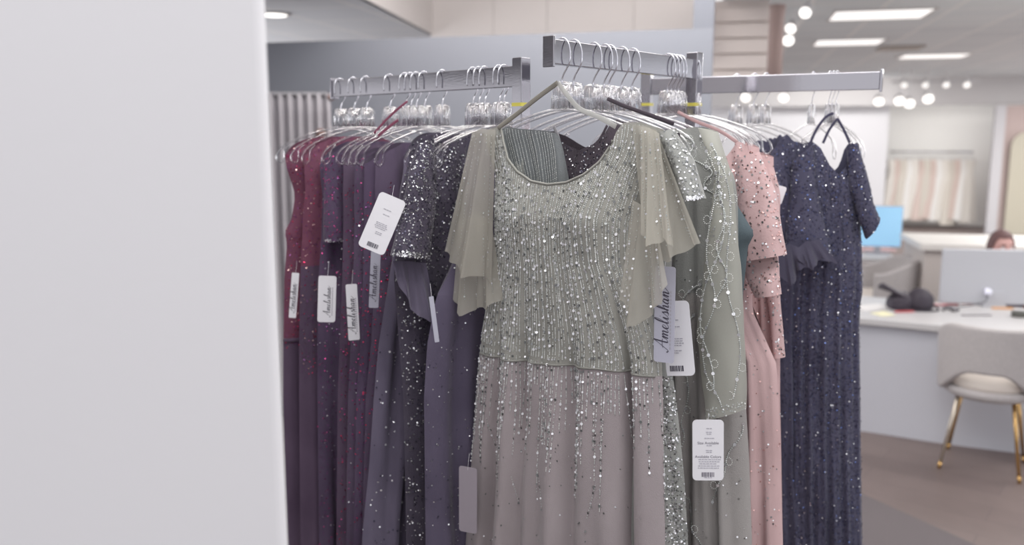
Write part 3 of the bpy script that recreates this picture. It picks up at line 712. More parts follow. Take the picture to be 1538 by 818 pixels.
def card(label, quad, Y, mode, m=CARD, yaw=0.0, string=None, dxy=None):
    """quad: image corners tl, tr, br, bl; the card stands at depth Y facing the camera, turned by yaw"""
    n = Matrix.Rotation(yaw, 3, 'Z') @ Vector((0, 1, 0))
    c0 = at(sum(q[0] for q in quad) / 4, sum(q[1] for q in quad) / 4, Y)
    P = [on_plane(x, y, c0, n) for x, y in quad]
    cen = (P[0] + P[1] + P[2] + P[3]) / 4
    up = ((P[0] + P[1]) / 2 - (P[3] + P[2]) / 2); h = up.length; up.normalize()
    rt = ((P[1] + P[2]) / 2 - (P[0] + P[3]) / 2); w = rt.length; rt = (rt - up * rt.dot(up)).normalized()
    yv = up.cross(rt).normalized()       # away from the viewer
    t = thing('price_tag', label, 'tag', cen, 0, 'tags on the gowns')
    M = Matrix((rt, yv, up)).transposed(); t.rotation_euler = M.to_euler()
    b = MB(); b.prism(rounded(w, h, min(w, h) * .14), -.0006, .0006); cd_ = b.build('card', m, t)
    e = -.0010
    if mode == 'script':
        L = h * .62
        s = script_mesh('Amelishan', L, lambda x, y: Vector((.012 * 0 + (.2 * w) - y * 1.0, e, -L / 2 - h * .06 + x)))
        s.build('lettering', INK, t, label='handwritten style brand lettering reading up the tag')
        b = MB()
        for k in range(16):
            b.box((.30 * w, e, -L / 2 + L * (k + .5) / 16 - h * .05), (.0025, .0004, L / 16 * .6))
        b.build('small_print', INKL, t, kind='stuff')
    elif mode in ('barcode', 'list'):
        b = MB(); rnd = random.Random(3); z0 = -h / 2 + h * (.10 if mode == 'barcode' else .10); x = -w * .2
        while x < w * .2:
            ww = rnd.choice([.0008, .0014, .002]); b.box((x, e, z0), (ww, .0004, h * .075)); x += ww + rnd.choice([.0008, .0013])
        b.build('barcode', INK if mode == 'barcode' else mat('tag_ink_mid', (120, 116, 128), .7), t)
        b = MB()
        if mode == 'barcode':
            rows = [(.25, .3), (.16, .2), (.0, .42), (-.03, .4), (-.06, .46), (-.09, .36), (-.16, .2), (-.19, .2)]
        else:
            rows = [(.36, .12), (.30, .14), (.27, .08), (.20, .24), (.08, .1), (.00, .14), (-.03, .12), (-.15, .62), (-.185, .6), (-.22, .56), (-.255, .64), (-.29, .66), (-.45, .24)]
        for zz, ww in rows:
            x = -w * ww / 2
            while x < w * ww / 2:
                l = rnd.uniform(.002, .006); b.box((x + l / 2, e, zz * h), (l, .0004, h * .011)); x += l + .0012
        b.build('small_print', INKL, t, kind='stuff')
        if mode == 'list':
            for txt, zz, sz in (('Size Available', .12, .0075), ('Available Colors', -.105, .0075)):
                f = bpy.data.curves.new('lettering', 'FONT'); f.body = txt; f.size = sz; f.align_x = 'CENTER'; f.align_y = 'CENTER'
                f.materials.append(mat('tag_ink_mid', (120, 116, 128), .7))
                o_t = bpy.data.objects.new('lettering_curve', f); me_t = bpy.data.meshes.new_from_object(o_t); bpy.data.objects.remove(o_t)
                o = bpy.data.objects.new('lettering', me_t); C.objects.link(o); o.parent = t; o.location = (0, e - .0002, zz * h); o.rotation_euler = (PI / 2, 0, 0)
    if string:
        sx, sy, sY = string
        q = at(sx, sy, sY); q = M.transposed() @ (q - cen)
        b = MB(); a = Vector((0, -.001, h * .46)); b.tube([a, a.lerp(q, .5) + Vector((0, -.002, -.004)), q], .0003, 5); b.build('string', CARD, t)
    return t
card('grey brand tag hanging under the right flutter sleeve', [(985, 398), (1014, 402), (1013, 548), (981, 540)], 1.56, 'script', CARDG, yaw=-.5, string=(1000, 388, 1.58))
card('white barcode tag tucked behind the grey brand tag', [(985, 455), (1031, 449), (1047, 560), (990, 568)], 1.60, 'barcode', yaw=-.4, string=(1004, 420, 1.61))
card('white tag with printed lines hanging from the long sheer sleeve', [(1040, 630), (1087, 630), (1087, 721), (1040, 721)], 1.60, 'list', yaw=-.1, string=(1064, 620, 1.62))
card('large tilted white barcode tag on the plum gowns', [(572, 287), (610, 303), (576, 386), (537, 366)], 1.84, 'barcode', yaw=.1, string=(592, 278, 1.86))
card('slim lavender brand tag under the tilted barcode tag', [(558, 376), (571, 378), (569, 462), (553, 462)], 1.98, 'script', CARDG, yaw=.3, string=(566, 360, 2.0))
card('narrow white brand tag at the edge by the white wall', [(440, 409), (448, 410), (446, 478), (432, 476)], 2.22, 'script', yaw=.2, string=(446, 392, 2.24))
card('white brand tag on the wine gown', [(478, 415), (506, 413), (503, 482), (477, 485)], 2.12, 'script', yaw=.2, string=(494, 392, 2.15))
card('curling white brand tag between wine and plum gowns', [(518, 425), (537, 428), (539, 513), (525, 508)], 2.06, 'script', yaw=.3, string=(530, 405, 2.1))
card('blue-grey tag seen edge-on over the night blue gown', [(645, 440), (650, 450), (659, 513), (654, 514)], 1.80, 'plain', CARDG, yaw=.3, string=(646, 425, 1.83))
card('white tag corner sticking out beside the pink sleeve', [(1163, 270), (1181, 287), (1170, 309), (1156, 300)], 2.12, 'plain', yaw=-.2, string=(1160, 255, 2.12))
card('lavender tag edge at the left side of the sage skirt', [(690, 702), (716, 700), (716, 798), (690, 800)], 1.80, 'plain', mat('tag_card_mauve', (150, 142, 150), .6), yaw=-.4, string=(705, 680, 1.8))

# ------------------------------------------------------------------ the shop around
BA = math.atan2(.243, .97)           # the shop's long direction lies 14 degrees to the right of the view
av = Vector((math.sin(BA), math.cos(BA), 0)); bv = Vector((math.cos(BA), -math.sin(BA), 0))
def onn(px, py, n): return on_plane(px, py, av * n, av)      # on the upright plane n metres down the shop
RS = Matrix.Rotation(-BA, 3, 'Z')
def sbox(mb, p, e, n, z, mi=0):
    """box centred at world p with extents along shop cross, shop long and up"""
    mb.box(p, (e, n, z), mi, RS)
# floor
def floor_material():
    m = bpy.data.materials.new('taupe_plank_floor'); m.use_nodes = True; nt = m.node_tree; b = nt.nodes['Principled BSDF']
    tc = nt.nodes.new('ShaderNodeTexCoord'); mp = nt.nodes.new('ShaderNodeMapping'); mp.inputs['Rotation'].default_value = (0, 0, math.radians(38))
    br = nt.nodes.new('ShaderNodeTexBrick'); br.inputs['Scale'].default_value = 1; br.inputs['Brick Width'].default_value = 1.2; br.inputs['Row Height'].default_value = .18
    br.inputs['Mortar Size'].default_value = .002; br.inputs['Color1'].default_value = rgb((122, 109, 106)); br.inputs['Color2'].default_value = rgb((114, 101, 99)); br.inputs['Mortar'].default_value = rgb((106, 94, 94))
    n = nt.nodes.new('ShaderNodeTexNoise'); n.inputs['Scale'].default_value = 3; n.inputs['Detail'].default_value = 6
    mx = nt.nodes.new('ShaderNodeMixRGB'); mx.blend_type = 'OVERLAY'; mx.inputs[0].default_value = .25
    nt.links.new(tc.outputs['Object'], mp.inputs[0]); nt.links.new(mp.outputs[0], br.inputs['Vector']); nt.links.new(mp.outputs[0], n.inputs['Vector'])
    nt.links.new(br.outputs['Color'], mx.inputs[1]); nt.links.new(n.outputs['Fac'], mx.inputs[2]); nt.links.new(mx.outputs[0], b.inputs['Base Color'])
    b.inputs['Roughness'].default_value = .5
    return m
m = MB(); m.box((1.5, 8, -.05), (20, 26, .1)); struct(m, 'floor', floor_material(), 'taupe wood plank floor')
CARPET = mat('grey_carpet', (110, 103, 105), .95, bump=.5, bscale=400)
q = [on_z(1300, 745, 0), on_z(1470, 822, 0)]
d = (q[1] - q[0]).normalized(); p0 = q[0] - d * 3.5; p1 = q[1] + d * 1.0; nn = Vector((d.y, -d.x, 0))
if nn.y > 0: nn = -nn
m = MB(); m.prism([(p0.x, p0.y), (p1.x, p1.y), ((p1 + nn * 3).x, (p1 + nn * 3).y), ((p0 + nn * 3).x, (p0 + nn * 3).y)], 0.0, .006, axis='z')
struct(m, 'floor_carpet', CARPET, 'grey carpet area under the clothing rack')
# near wall at left
e0 = at(402, 30, .95)
m = MB(); m.box((e0.x - 1.25, .94, 1.45), (2.5, .02, 2.9)); struct(m, 'wall_left', WALLW, 'plain white wall panel close to the viewer at left', bevel=.009)
# grey partition with the upright strip at its right end
pl, pr = at(380, 66, 5.75), at(1072, 44, 4.97); ztop = (pl.z + pr.z) / 2
dirp = Vector((pr.x - pl.x, pr.y - pl.y, 0)); Lp_ = dirp.length; ap = math.atan2(dirp.y, dirp.x); Rp = Matrix.Rotation(ap, 3, 'Z'); du = dirp.normalized()
m = MB(); c = (pl + pr) / 2 - du * .8; m.box((c.x, c.y, ztop / 2), (Lp_ + 1.6, .10, ztop), 0, Rp); struct(m, 'wall_back', GREYW, 'blue-grey partition wall behind the rack')
pe = pr - du * .055
m = MB(); m.box((pe.x, pe.y, (ztop + 3.4) / 2), (.11, .10, 3.4 - ztop), 0, Rp); struct(m, 'trim_1', mat('grey_blue_upright', (132, 135, 144), .8), 'blue-grey upright at the right end of the partition')
# main tiled ceiling and coffer
def tile_mat(name, c1, c2, mort, w=.61, h=.61, rot=0.0):
    m = bpy.data.materials.new(name); m.use_nodes = True; nt = m.node_tree; b = nt.nodes['Principled BSDF']
    tc = nt.nodes.new('ShaderNodeTexCoord'); mp = nt.nodes.new('ShaderNodeMapping'); mp.inputs['Rotation'].default_value = (0, 0, rot)
    br = nt.nodes.new('ShaderNodeTexBrick'); br.offset = 0; br.inputs['Scale'].default_value = 1; br.inputs['Brick Width'].default_value = w; br.inputs['Row Height'].default_value = h
    br.inputs['Mortar Size'].default_value = .02; br.inputs['Color1'].default_value = rgb(c1); br.inputs['Color2'].default_value = rgb(c2); br.inputs['Mortar'].default_value = rgb(mort)
    nt.links.new(tc.outputs['Object'], mp.inputs[0]); nt.links.new(mp.outputs[0], br.inputs['Vector']); nt.links.new(br.outputs['Color'], b.inputs['Base Color'])
    b.inputs['Roughness'].default_value = .9
    return m
CEILT = tile_mat('ceiling_tiles', (228, 234, 236), (220, 226, 229), (240, 242, 241), rot=BA)
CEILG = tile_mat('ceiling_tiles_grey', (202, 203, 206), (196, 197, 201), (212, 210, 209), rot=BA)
ZC = 2.85
# lower ceiling over the left, with a raised coffer whose fascia shows over the partition
ZL = 2.60
c1 = on_z(552, 2, ZL); c2 = on_z(648, 52, ZL); c2b = c2
c0 = c1 + (c1 - c2) * 3.0
far = c2 + av * 6
m = MB(); poly = [(c0.x, c0.y), (c2.x, c2.y), ((c2 + (c2 - c1) * 3).x, (c2 + (c2 - c1) * 3).y), (-8, 14), (-8, -1), (c0.x - .5, -1)]
m.prism(poly, ZL, ZL + .08, axis='z'); struct(m, 'ceiling_left', CEILG, 'grey tiled lower ceiling at left')
PEACH = mat('warm_white_plaster', (208, 203, 201), .8, bump=.03, bscale=40)
m = MB(); dd = c2 - c0; m.box(((c0 + c2) / 2 + Vector((0, 0, .42))), (.04, dd.length, .84), 0, Matrix.Rotation(math.atan2(dd.y, dd.x) - PI / 2, 3, 'Z')); struct(m, 'trim_2', PEACH, 'warm white side fascia of the raised ceiling')
m = MB()
we = (onn(1062, 30, c2.dot(av)) - c2).dot(bv); wdt = [0, .55, 1.0, 1.7, we]
for a, b_ in zip(wdt, wdt[1:]):
    cc = c2 + bv * ((a + b_) / 2) + Vector((0, 0, .35)); sbox(m, cc, b_ - a - .003, .06, .98)
struct(m, 'trim_3', PEACH, 'warm white far fascia of the raised ceiling')
m = MB(); m.box((1.0, 6.0, 3.45), (9, 8, .05)); struct(m, 'ceiling_raised', mat('raised_ceiling_paint', (222, 214, 210), .9), 'raised ceiling over the rack')
# right-hand tiled ceiling
s0 = at(1074, 60, 5.0)
e_left = s0.dot(bv)
cc = bv * (e_left + 6) + av * 11.9
m = MB(); sbox(m, Vector((cc.x, cc.y, ZC + .03)), 12, 13.6, .06); struct(m, 'ceiling_right', CEILT, 'white tiled ceiling of the main shop')
# louvred warm panel left of the pillar
m = MB()
pw = onn(1070, 100, 7.5); pw2 = onn(1152, 100, 7.5); wv = (pw2 - pw).dot(bv)
zb_ = onn(1110, 128, 7.5).z
for k in range(int((ZC - zb_) / .125)):
    z = zb_ + .06 + .125 * k
    sbox(m, (pw + pw2) / 2 * 1 + Vector((0, 0, z - (pw.z + pw2.z) / 2)), wv, .03, .105)
sbox(m, (pw + pw2) / 2 + av * .05 + Vector((0, 0, (ZC + zb_) / 2 - (pw.z + pw2.z) / 2)), wv, .04, ZC - zb_)
struct(m, 'wall_louvre', mat('warm_beige_boards', (236, 226, 221), .7), 'warm beige horizontal boards behind the rail post')
# pinkish pillar
pp = on_plane(1163, 60, av * 7.9, av)
m = MB(); zb_ = on_plane(1163, 122, av * 7.9, av).z; m.lathe([(.075, zb_), (.075, ZC - .1), (.08, ZC - .05), (.08, ZC)], 20, (pp.x, pp.y, 0)); struct(m, 'trim_pillar', mat('pinkish_paint', (190, 168, 163), .6), 'slim pinkish round drop pillar under the ceiling', smooth=True)
# far walls
NB = 18.0
WARMW = mat('warm_white_wall', (236, 234, 231), .8); COOLW = mat('cool_white_wall', (232, 231, 234), .8)
def wall_px(name, x0, x1, n, m_, label, z0=0, z1=ZC, th=.1, ytop=None):
    a = onn(x0, 200, n); b = onn(x1, 200, n); z1 = onn((x0 + x1) / 2, ytop, n).z if ytop else z1
    w = (b - a).dot(bv); c = (a + b) / 2; c.z = (z0 + z1) / 2
    mb = MB(); sbox(mb, c + av * th / 2, w, th, z1 - z0); return struct(mb, name, m_, label)
wall_px('wall_far', 880, 1800, NB + .9, WARMW, 'warm white far wall of the shop')
wall_px('wall_far_left', 1060, 1334, NB, COOLW, 'cool white wall panel left of the white gown niche', ytop=152)
# niche: header, right cheek
wall_px('trim_header', 1060, 1640, NB - .3, mat('grey_header', (196, 193, 193), .8), 'grey header above the white gown niche', z0=onn(1400, 158, NB - .3).z)
wall_px('trim_niche', 1493, 1509, NB - .6, mat('grey_post', (196, 194, 197), .8), 'grey post at the right of the white gown niche', z0=0, ytop=158)
wall_px('wall_right', 1509, 1640, NB - .5, mat('dusty_rose_wall', (190, 172, 168), .8), 'dusty rose wall at the far right', ytop=158)
# arched beige niche on the rose wall
ac = onn(1538, 290, NB - .62)
m = MB(); aw, ah = .28, 1.1; poly = [(-aw, -.9)] + [(-aw * math.cos(t * PI / 12), ah - .28 + aw * math.sin(t * PI / 12)) for t in range(13)] + [(aw, -.9)]
m.prism(poly, -.02, .02); o = m.build('arched_mirror', mat('beige_arch', (186, 180, 164), .4)); o.location = ac; o.rotation_euler = (0, 0, -BA); tag(o, 'beige arched panel on the rose wall at far right', 'mirror')
# side wall far right closes the shop
m = MB(); q = bv * 13 + av * 9; sbox(m, Vector((q.x, q.y, 1.45)), .1, 22, 2.9); struct(m, 'wall_right_side', COOLW, 'white side wall of the shop')
# glazed shop front far at the left, seen only from the side
m = MB()
for k in range(7): m.box((-8.0, -1 + 2.5 * k, 1.3), (.06, .06, 2.6))
m.box((-8.0, 6.5, .15), (.10, 15, .3)); m.box((-8.0, 6.5, 2.5), (.10, 15, .2)); struct(m, 'window_1', mat('window_frame_grey', (170, 170, 176), .5), 'grey frame of the glazed shop front at the left')
# ceiling lights
PANEL = mat('light_panel', (255, 253, 250), .5, emit=.95); LFRAME = mat('light_frame', (214, 212, 210), .6)
for px, py, w, lab in ((1321, 20, .80, 'square ceiling light panel nearest the rack'), (1274, 62, .72, 'square ceiling light panel above the rail end plate'), (1402, 83, .82, 'square ceiling light panel farthest down the shop')):
    p = on_z(px, py, ZC); t = thing('ceiling_light', lab, 'ceiling light', (p.x, p.y, ZC), -BA, 'square ceiling light panels')
    m = MB(); m.box((0, 0, -.006), (w, .62, .012)); m.build('diffuser', PANEL, t)
    m = MB()
    for sx in (-1, 1): m.box((sx * (w / 2 + .012), 0, -.009), (.024, .66, .018)); m.box((0, sx * .322, -.009), (w + .048, .024, .018))
    m.build('frame', LFRAME, t)
p = on_z(1352, 71, ZC)
t = thing('ceiling_vent', 'dark slatted ceiling vent between the light panels', 'vent', (p.x, p.y, ZC), -BA)
m = MB(); m.box((0, 0, -.004), (.5, .5, .008)); m.build('backing', mat('vent_dark', (110, 106, 106), .8), t)
m = MB()
for k in range(6): m.box((0, -.22 + .088 * k, -.012), (.5, .025, .012), 0, Matrix.Rotation(.5, 3, 'X'))
m.build('slats', mat('vent_slat', (196, 188, 180), .6), t)
p = on_z(412, 20, ZL)
t = thing('ceiling_light', 'round recessed downlight in the grey ceiling by the white wall', 'ceiling light', (p.x, p.y, ZL))
LAMP = mat('lamp_face', (255, 252, 246), .4, emit=1.8)
m = MB(); m.lathe([(.085, -.016), (.085, -.013)], 24); m.build('lamp', LAMP, t)
m = MB(); m.lathe([(.086, -.012), (.11, -.010), (.11, 0), (.086, 0)], 24); m.build('rim', LFRAME, t, smooth=True)
# track lights
HOUS = mat('track_housing', (214, 212, 212), .5)
LAMPD = mat('lamp_face_dim', (250, 248, 244), .4, emit=.8)
def track_light(px, py, z, n, r, lab, tilt, zc=ZC, lm=None):
    p = onn(px, py, n) if n else on_z(px, py, z)
    t = thing('track_light', lab, 'track light', p, -BA, 'track lights')
    R = Matrix.Rotation(tilt[0], 3, 'X') @ Matrix.Rotation(tilt[1], 3, 'Y')
    m = MB(); m.lathe([(r * .92, -.016), (r * .92, -.0125)], 20, R=R); m.build('lamp', lm or LAMP, t)
    m = MB(); m.lathe([(r, -.012), (r, .02), (r * .85, .09), (r * .45, .13), (r * .2, .135)], 20, R=R)
    m.v = m.v; h = m.build('housing', HOUS, t, smooth=True)
    top = R @ Vector((0, 0, .12)); zz = zc - p.z + .006
    if zz > top.z + .02:
        m = MB(); m.tube([top, (top.x, top.y, zz)], .008, 8); m.build('stem', HOUS, t)
for px, py, n, r, lab, tl in ((1210, 18, 0, .046, 'track light highest of the three clustered above the right rail', (-1.0, .25)), (1188, 42, 0, .047, 'middle one of the three track lights over the rail', (-1.0, .25)), (1184, 60, 0, .056, 'lowest of the three track lights over the rail', (-1.05, 0))):
    track_light(px, py, 2.68, n, r, lab, tl)
for i, px in enumerate((1358, 1390, 1421, 1452)):
    track_light(px, 127, 0, 16.0, .055, '%s small track light in the far row of four' % ['first', 'second', 'third', 'fourth'][i], (-.9, .1), lm=LAMPD)
for px, py, lab in ((1320, 152, 'track light just right of the rail end plate'), (1351, 151, 'first of two close-set track lights over the white niche'), (1366, 155, 'lower of the close-set track lights over the white niche'), (1394, 148, 'oval track light above the middle of the white niche'),
                    (1120, 146, 'track light glowing just under the right rail arm'), (1177, 146, 'dim track light under the middle of the right rail arm')):
    track_light(px, py, 0, 15.2, .08, lab, (-1.0, .1))
m = MB(); a = onn(1340, 122, 16.05); b_ = onn(1470, 122, 16.05); bar(m, a, b_, .04, .03); o = m.build('light_track', mat('track_grey', (176, 174, 176), .5)); tag(o, 'pale ceiling track carrying the row of four lights', 'light track')
# white gowns in the niche
GO = [mat('ivory_satin', (226, 221, 214), .6), mat('blush_satin', (214, 196, 188), .6), mat('oat_lace', (214, 207, 197), .7), mat('white_tulle', (235, 233, 230), .7)]
a = onn(1338, 228, NB + .25); b_ = onn(1462, 228, NB + .25); a.z = b_.z = (a.z + b_.z) / 2
t = thing('gown_rail', 'thin rail of white gowns in the far niche', 'clothing rail', (a + b_) / 2, -BA)
hw = (b_ - a).length / 2
m = MB(); m.tube([(-hw, 0, 0), (hw, 0, 0)], .015, 8); m.build('rail', CHROME, t, smooth=True)
m = MB()
for sx in (-1, 0, 1): m.tube([(sx * hw * .9, 0, 0), (sx * hw * .9, .6, 0)], .012, 8)
m.build('bracket', CHROME, t)
far_names = ['white', 'ivory', 'oat', 'blush']
def far_gown(mt, seed):
    g = thing('bridal_gown', '', 'gown', group='white gowns in the far niche'); rnd = random.Random(seed)
    w0, w1 = rnd.uniform(.09, .13), rnd.uniform(.16, .22)
    def fn(u, v):
        z = -.16 - 1.2 * v; w = (w0 * (1 - .35 * math.sin(PI * min(1, v * 3)))) if v < .33 else w0 + (w1 - w0) * (v - .33) / .67
        th = 2 * PI * u; return Vector((w * math.cos(th), (.05 + .06 * v) * math.sin(th) * (1 + .2 * math.sin(7 * th)), z))
    mm = MB(); mm.grid(fn, 30, 20, closed=True); mm.build('dress', mt, g, smooth=True)
    mm = MB(); mm.tube([(-w0 * .8, 0, -.17), (-.05, 0, -.10), (0, 0, -.07), (.05, 0, -.10), (w0 * .8, 0, -.17)], .008, 6); mm.tube([(0, 0, -.07), (0, 0, .0), (.012, 0, .018), (.02, 0, -.005)], .004, 6); mm.build('hanger', HOUS, g)
    return g
protos = [far_gown(GO[k % 4], k) for k in range(4)]
seq = [0, 3, 1, 0, 2, 3, 3, 1, 2, 0, 1, 3, 2, 0]
used = set()
desc = {0: 'ivory', 1: 'blush', 2: 'oat coloured', 3: 'white'}
for i, k in enumerate([0, 1, 2, 3, 0, 1, 2, 1, 3, 0, 2, 1, 3, 0]):
    g = protos[k] if k not in used else copy_tree(protos[k]); used.add(k)
    p = a.lerp(b_, .03 + .94 * i / 13); g.location = (p.x, p.y, p.z); g.rotation_euler = (0, 0, -BA + random.uniform(.3, .9)); g.scale = (1, 1, random.uniform(.92, 1.05))
    g['label'] = '%s gown, %s from the left end of the niche rail' % (desc[k], (['first'] + ORD[1:])[i])
# curtains beside the fitting room
def curtain(x0, x1, y0, Y, mt, lab, folds, zb=.05):
    a = at(x0, y0, Y); b2 = at(x1, y0, Y); w = b2.x - a.x
    t = thing('curtain', lab, 'curtain', ((a.x + b2.x) / 2, Y, zb))
    H = a.z - zb
    def fn(u, v):
        return Vector((-w / 2 + w * u, .03 * math.sin(2 * PI * folds * u + .4 * math.sin(v * 5)) * (.6 + .4 * v), H * (1 - v)))
    mm = MB(); mm.grid(fn, folds * 10, 16); mm.build('cloth', mt, t, smooth=True, solid=.004)
    return t, H, w
BROWN = mat('brown_wood', (138, 112, 106), .5)
t, H, w = curtain(395, 496, 141, 5.25, mat('taupe_curtain_cloth', (176, 172, 177), .85, bump=.2, bscale=300), 'taupe fitting room curtain beside the white wall', 7)
m = MB(); m.tube([(-w / 2 - .1, -.0, H + .0), (w / 2 - .02, 0, H)], .012, 10); r = m.build('rod', mat('grey_rod', (170, 168, 172), .5), t)
m = MB(); m.lathe([(.0, -.02), (.02, -.015), (.026, 0), (.02, .015), (0, .02)], 14, (w / 2, 0, H - .02)); m.build('finial', BROWN, r, smooth=True)
p = at(480, 199, 5.15); m = MB(); m.lathe([(.0, -.03), (.025, -.02), (.03, 0), (.02, .02), (0, .025)], 14); o = m.build('tieback_knob', BROWN, t, smooth=True); o.location = (p.x - t.location.x, -.08, p.z - .05)
# ---------------- reception desk
fpts = [on_z(1240, 641, 0), on_z(1300, 648, 0), on_z(1411, 665, 0), on_z(1534, 681, 0)]
fpts.append(fpts[-1] + (fpts[-1] - fpts[-2]) * 1.6)
base = crom([(p.x, p.y, 0) for p in fpts], 10)
ZD = .70
desk = thing('reception_desk', 'white curved reception desk behind the cream chair', 'desk', (base[20].x, base[20].y, 0))
o_ = Vector((base[20].x, base[20].y, 0))
def offs(pts, d):
    out = []
    for i, p in enumerate(pts):
        t_ = (pts[min(i + 1, len(pts) - 1)] - pts[max(i - 1, 0)]).normalized(); out.append(p + Vector((-t_.y, t_.x, 0)) * d)
    return out
f_in = offs(base, .04)
DESKW = mat('white_laminate', (198, 199, 207), .45)
m = MB(); poly = [(p.x - o_.x, p.y - o_.y) for p in base] + [(p.x - o_.x, p.y - o_.y) for p in reversed(f_in)]; m.prism(poly, 0, ZD - .04, axis='z'); m.build('front_panel', DESKW, desk)
t_out = offs(base, -.04); t_in = offs(base, .72)
m = MB(); poly = [(p.x - o_.x, p.y - o_.y) for p in t_out] + [(p.x - o_.x, p.y - o_.y) for p in reversed(t_in)]; m.prism(poly, ZD - .04, ZD, axis='z'); m.build('worktop', mat('white_top', (196, 194, 195), .35), desk, bevel=.006)
# side return at the left end down to the floor
m = MB(); q0 = base[1] - o_; q1 = t_in[1] - o_; bar(m, Vector((q0.x, q0.y, .33)), Vector((q1.x, q1.y, .33)), .04, .66); m.build('side_panel', DESKW, desk)
# monitor seen from behind
cA = on_z(1418, 458, ZD); Ym = cA.y + .0
tl = at(1416, 371, Ym); tr = at(1585, 378, Ym - .10)
mw = (Vector((tr.x, tr.y, 0)) - Vector((tl.x, tl.y, 0))).length; am = math.atan2(tr.y - tl.y, tr.x - tl.x)
mc = (tl + tr) / 2
mon = thing('desktop_computer', 'large white all-in-one computer seen from behind on the desk', 'computer', (mc.x, mc.y, ZD), am)
hh = mc.z - ZD
ALU = mat('pale_aluminium', (184, 185, 191), .4, .1)
m = MB(); m.box((0, 0, hh / 2 + .008), (mw, .022, hh - .016)); m.build('housing', ALU, mon, bevel=.008)
m = MB(); m.box((0, .013, hh / 2 + .05), (mw - .03, .004, hh - .12)); m.build('screen', mat('dark_screen', (60, 62, 70), .2), mon)
m = MB(); m.prism([(-.06, 0), (.06, 0), (.055, .10), (-.055, .10)], -.018, -.011); m.build('stand', ALU, mon); m = MB(); m.box((0, .03, .005), (.14, .10, .01)); m.build('foot', ALU, mon, bevel=.003)
p = at(1488, 440, Ym - .12); q = p - Vector((mon.location)); q = Matrix.Rotation(-am, 3, 'Z') @ q
m = MB(); m.lathe([(.022, -.01), (.022, .012), (.016, .014)], 14, (q.x, -.03, q.z), R=Matrix.Rotation(PI / 2, 3, 'X')); pg = m.build('power_plug', mat('plug_white', (240, 240, 255), .3), mon, smooth=True)
m = MB(); m.tube(crom([(q.x, -.04, q.z), (q.x - .01, -.05, q.z - .05), (q.x - .05, -.06, .03), (q.x - .16, -.07, .008), (q.x - .32, -.06, .008)], 8), .004, 6); m.build('cable', mat('cable_grey', (110, 108, 116), .5), pg, smooth=True)
# things on the desk
bagp = on_z(1366, 466, ZD)
BAGM = mat('black_fabric_bag', (58, 52, 62), .6, bump=.3, bscale=60)
bag = thing('shoulder_bag', 'black soft bag lying folded on the reception desk', 'bag', (bagp.x, bagp.y + .04, ZD))
def blob(c, r, sq=1.0, seed=0, amp=.08):
    def fn(u, v):
        th = 2 * PI * u; ph = PI * (v - .5); n = Vector((math.cos(th) * math.cos(ph), math.sin(th) * math.cos(ph), math.sin(ph)))
        k = 1 + amp * noise.noise(n * 2 + Vector((seed, 0, 0)))
        z = n.z * r[2] * k; return Vector((c[0] + n.x * r[0] * k, c[1] + n.y * r[1] * k, max(c[2] + z, .001)))
    mm = MB(); mm.grid(fn, 32, 18, closed=True); return mm
blob((.075, 0, .045), (.085, .08, .085), seed=3).build('body', BAGM, bag, smooth=True)
blob((-.035, .01, .035), (.085, .07, .075), seed=8).build('pocket', BAGM, bag, smooth=True)
m = MB(); m.grid(lambda u, v: Vector((-.165 + .17 * u, -.045 + .09 * v, .150 - .05 * u - .02 * v + .014 * math.sin(3 * v) - .05 * u * (1 - v))), 12, 6); m.build('flap', BAGM, bag, smooth=True, solid=.022)
m = MB(); m.tube(crom([(.15, -.03, .03), (.17, -.06, .006), (.10, -.09, .006), (0, -.08, .006), (-.04, -.06, .02)], 8), .006, 6, flat=.4); m.build('strap', BAGM, bag, smooth=True)
def desk_item(mb, name, mt, px, py, lab, cat, rz=0, **k):
    o = mb.build(name, mt, **k); p = on_z(px, py, ZD); o.location = (p.x, p.y, ZD); o.rotation_euler = (0, 0, rz); tag(o, lab, cat); return o
m = MB(); m.grid(lambda u, v: Vector((-.05 + .1 * u, -.05 + .1 * v, .002 + .006 * u * v)), 6, 6); desk_item(m, 'sticky_note', mat('pale_yellow_paper', (228, 224, 190), .8), 1326, 472, 'pale yellow note on the desk left of the black bag', 'note', .3, solid=.002)
m = MB(); m.grid(lambda u, v: Vector((-.10 + .2 * u, -.08 + .16 * v, .002 + .004 * u)), 6, 6); desk_item(m, 'paper_sheet', mat('white_paper', (228, 226, 226), .8), 1310, 462, 'white paper sheet at the left end of the desk', 'paper', .2, solid=.002)
m = MB(); m.tube([(-.06, 0, .006), (.055, 0, .006), (.068, 0, .004)], [.006, .006, .001], 8); desk_item(m, 'red_pen', mat('red_plastic', (190, 90, 95), .4), 1358, 469, 'red pen in front of the black bag', 'pen', .1)
m = MB(); m.tube([(-.06, 0, .006), (.055, 0, .006), (.068, 0, .004)], [.007, .007, .001], 8); desk_item(m, 'orange_pen', mat('orange_plastic', (214, 160, 110), .4), 1505, 464, 'orange pen by the computer foot', 'pen', -.15)
m = MB(); m.tube(crom([(-.10, .0, .006), (-.05, .02, .006), (0, -.01, .006), (.06, .015, .006), (.12, 0, .006)], 8), .006, 6); desk_item(m, 'red_cable', mat('red_rubber', (196, 110, 112), .5), 1412, 459, 'coiled red cable between bag and computer', 'cable', .1, smooth=True)
m = MB(); m.tube(crom([(-.05, .0, .008), (-.02, .03, .012), (.02, .0, .01), (-.01, -.03, .01), (.05, .0, .008)], 8), .008, 6); desk_item(m, 'charger_cable', mat('dark_rubber', (88, 84, 90), .5), 1428, 467, 'small dark cable lying in front of the computer', 'cable', .1, smooth=True)
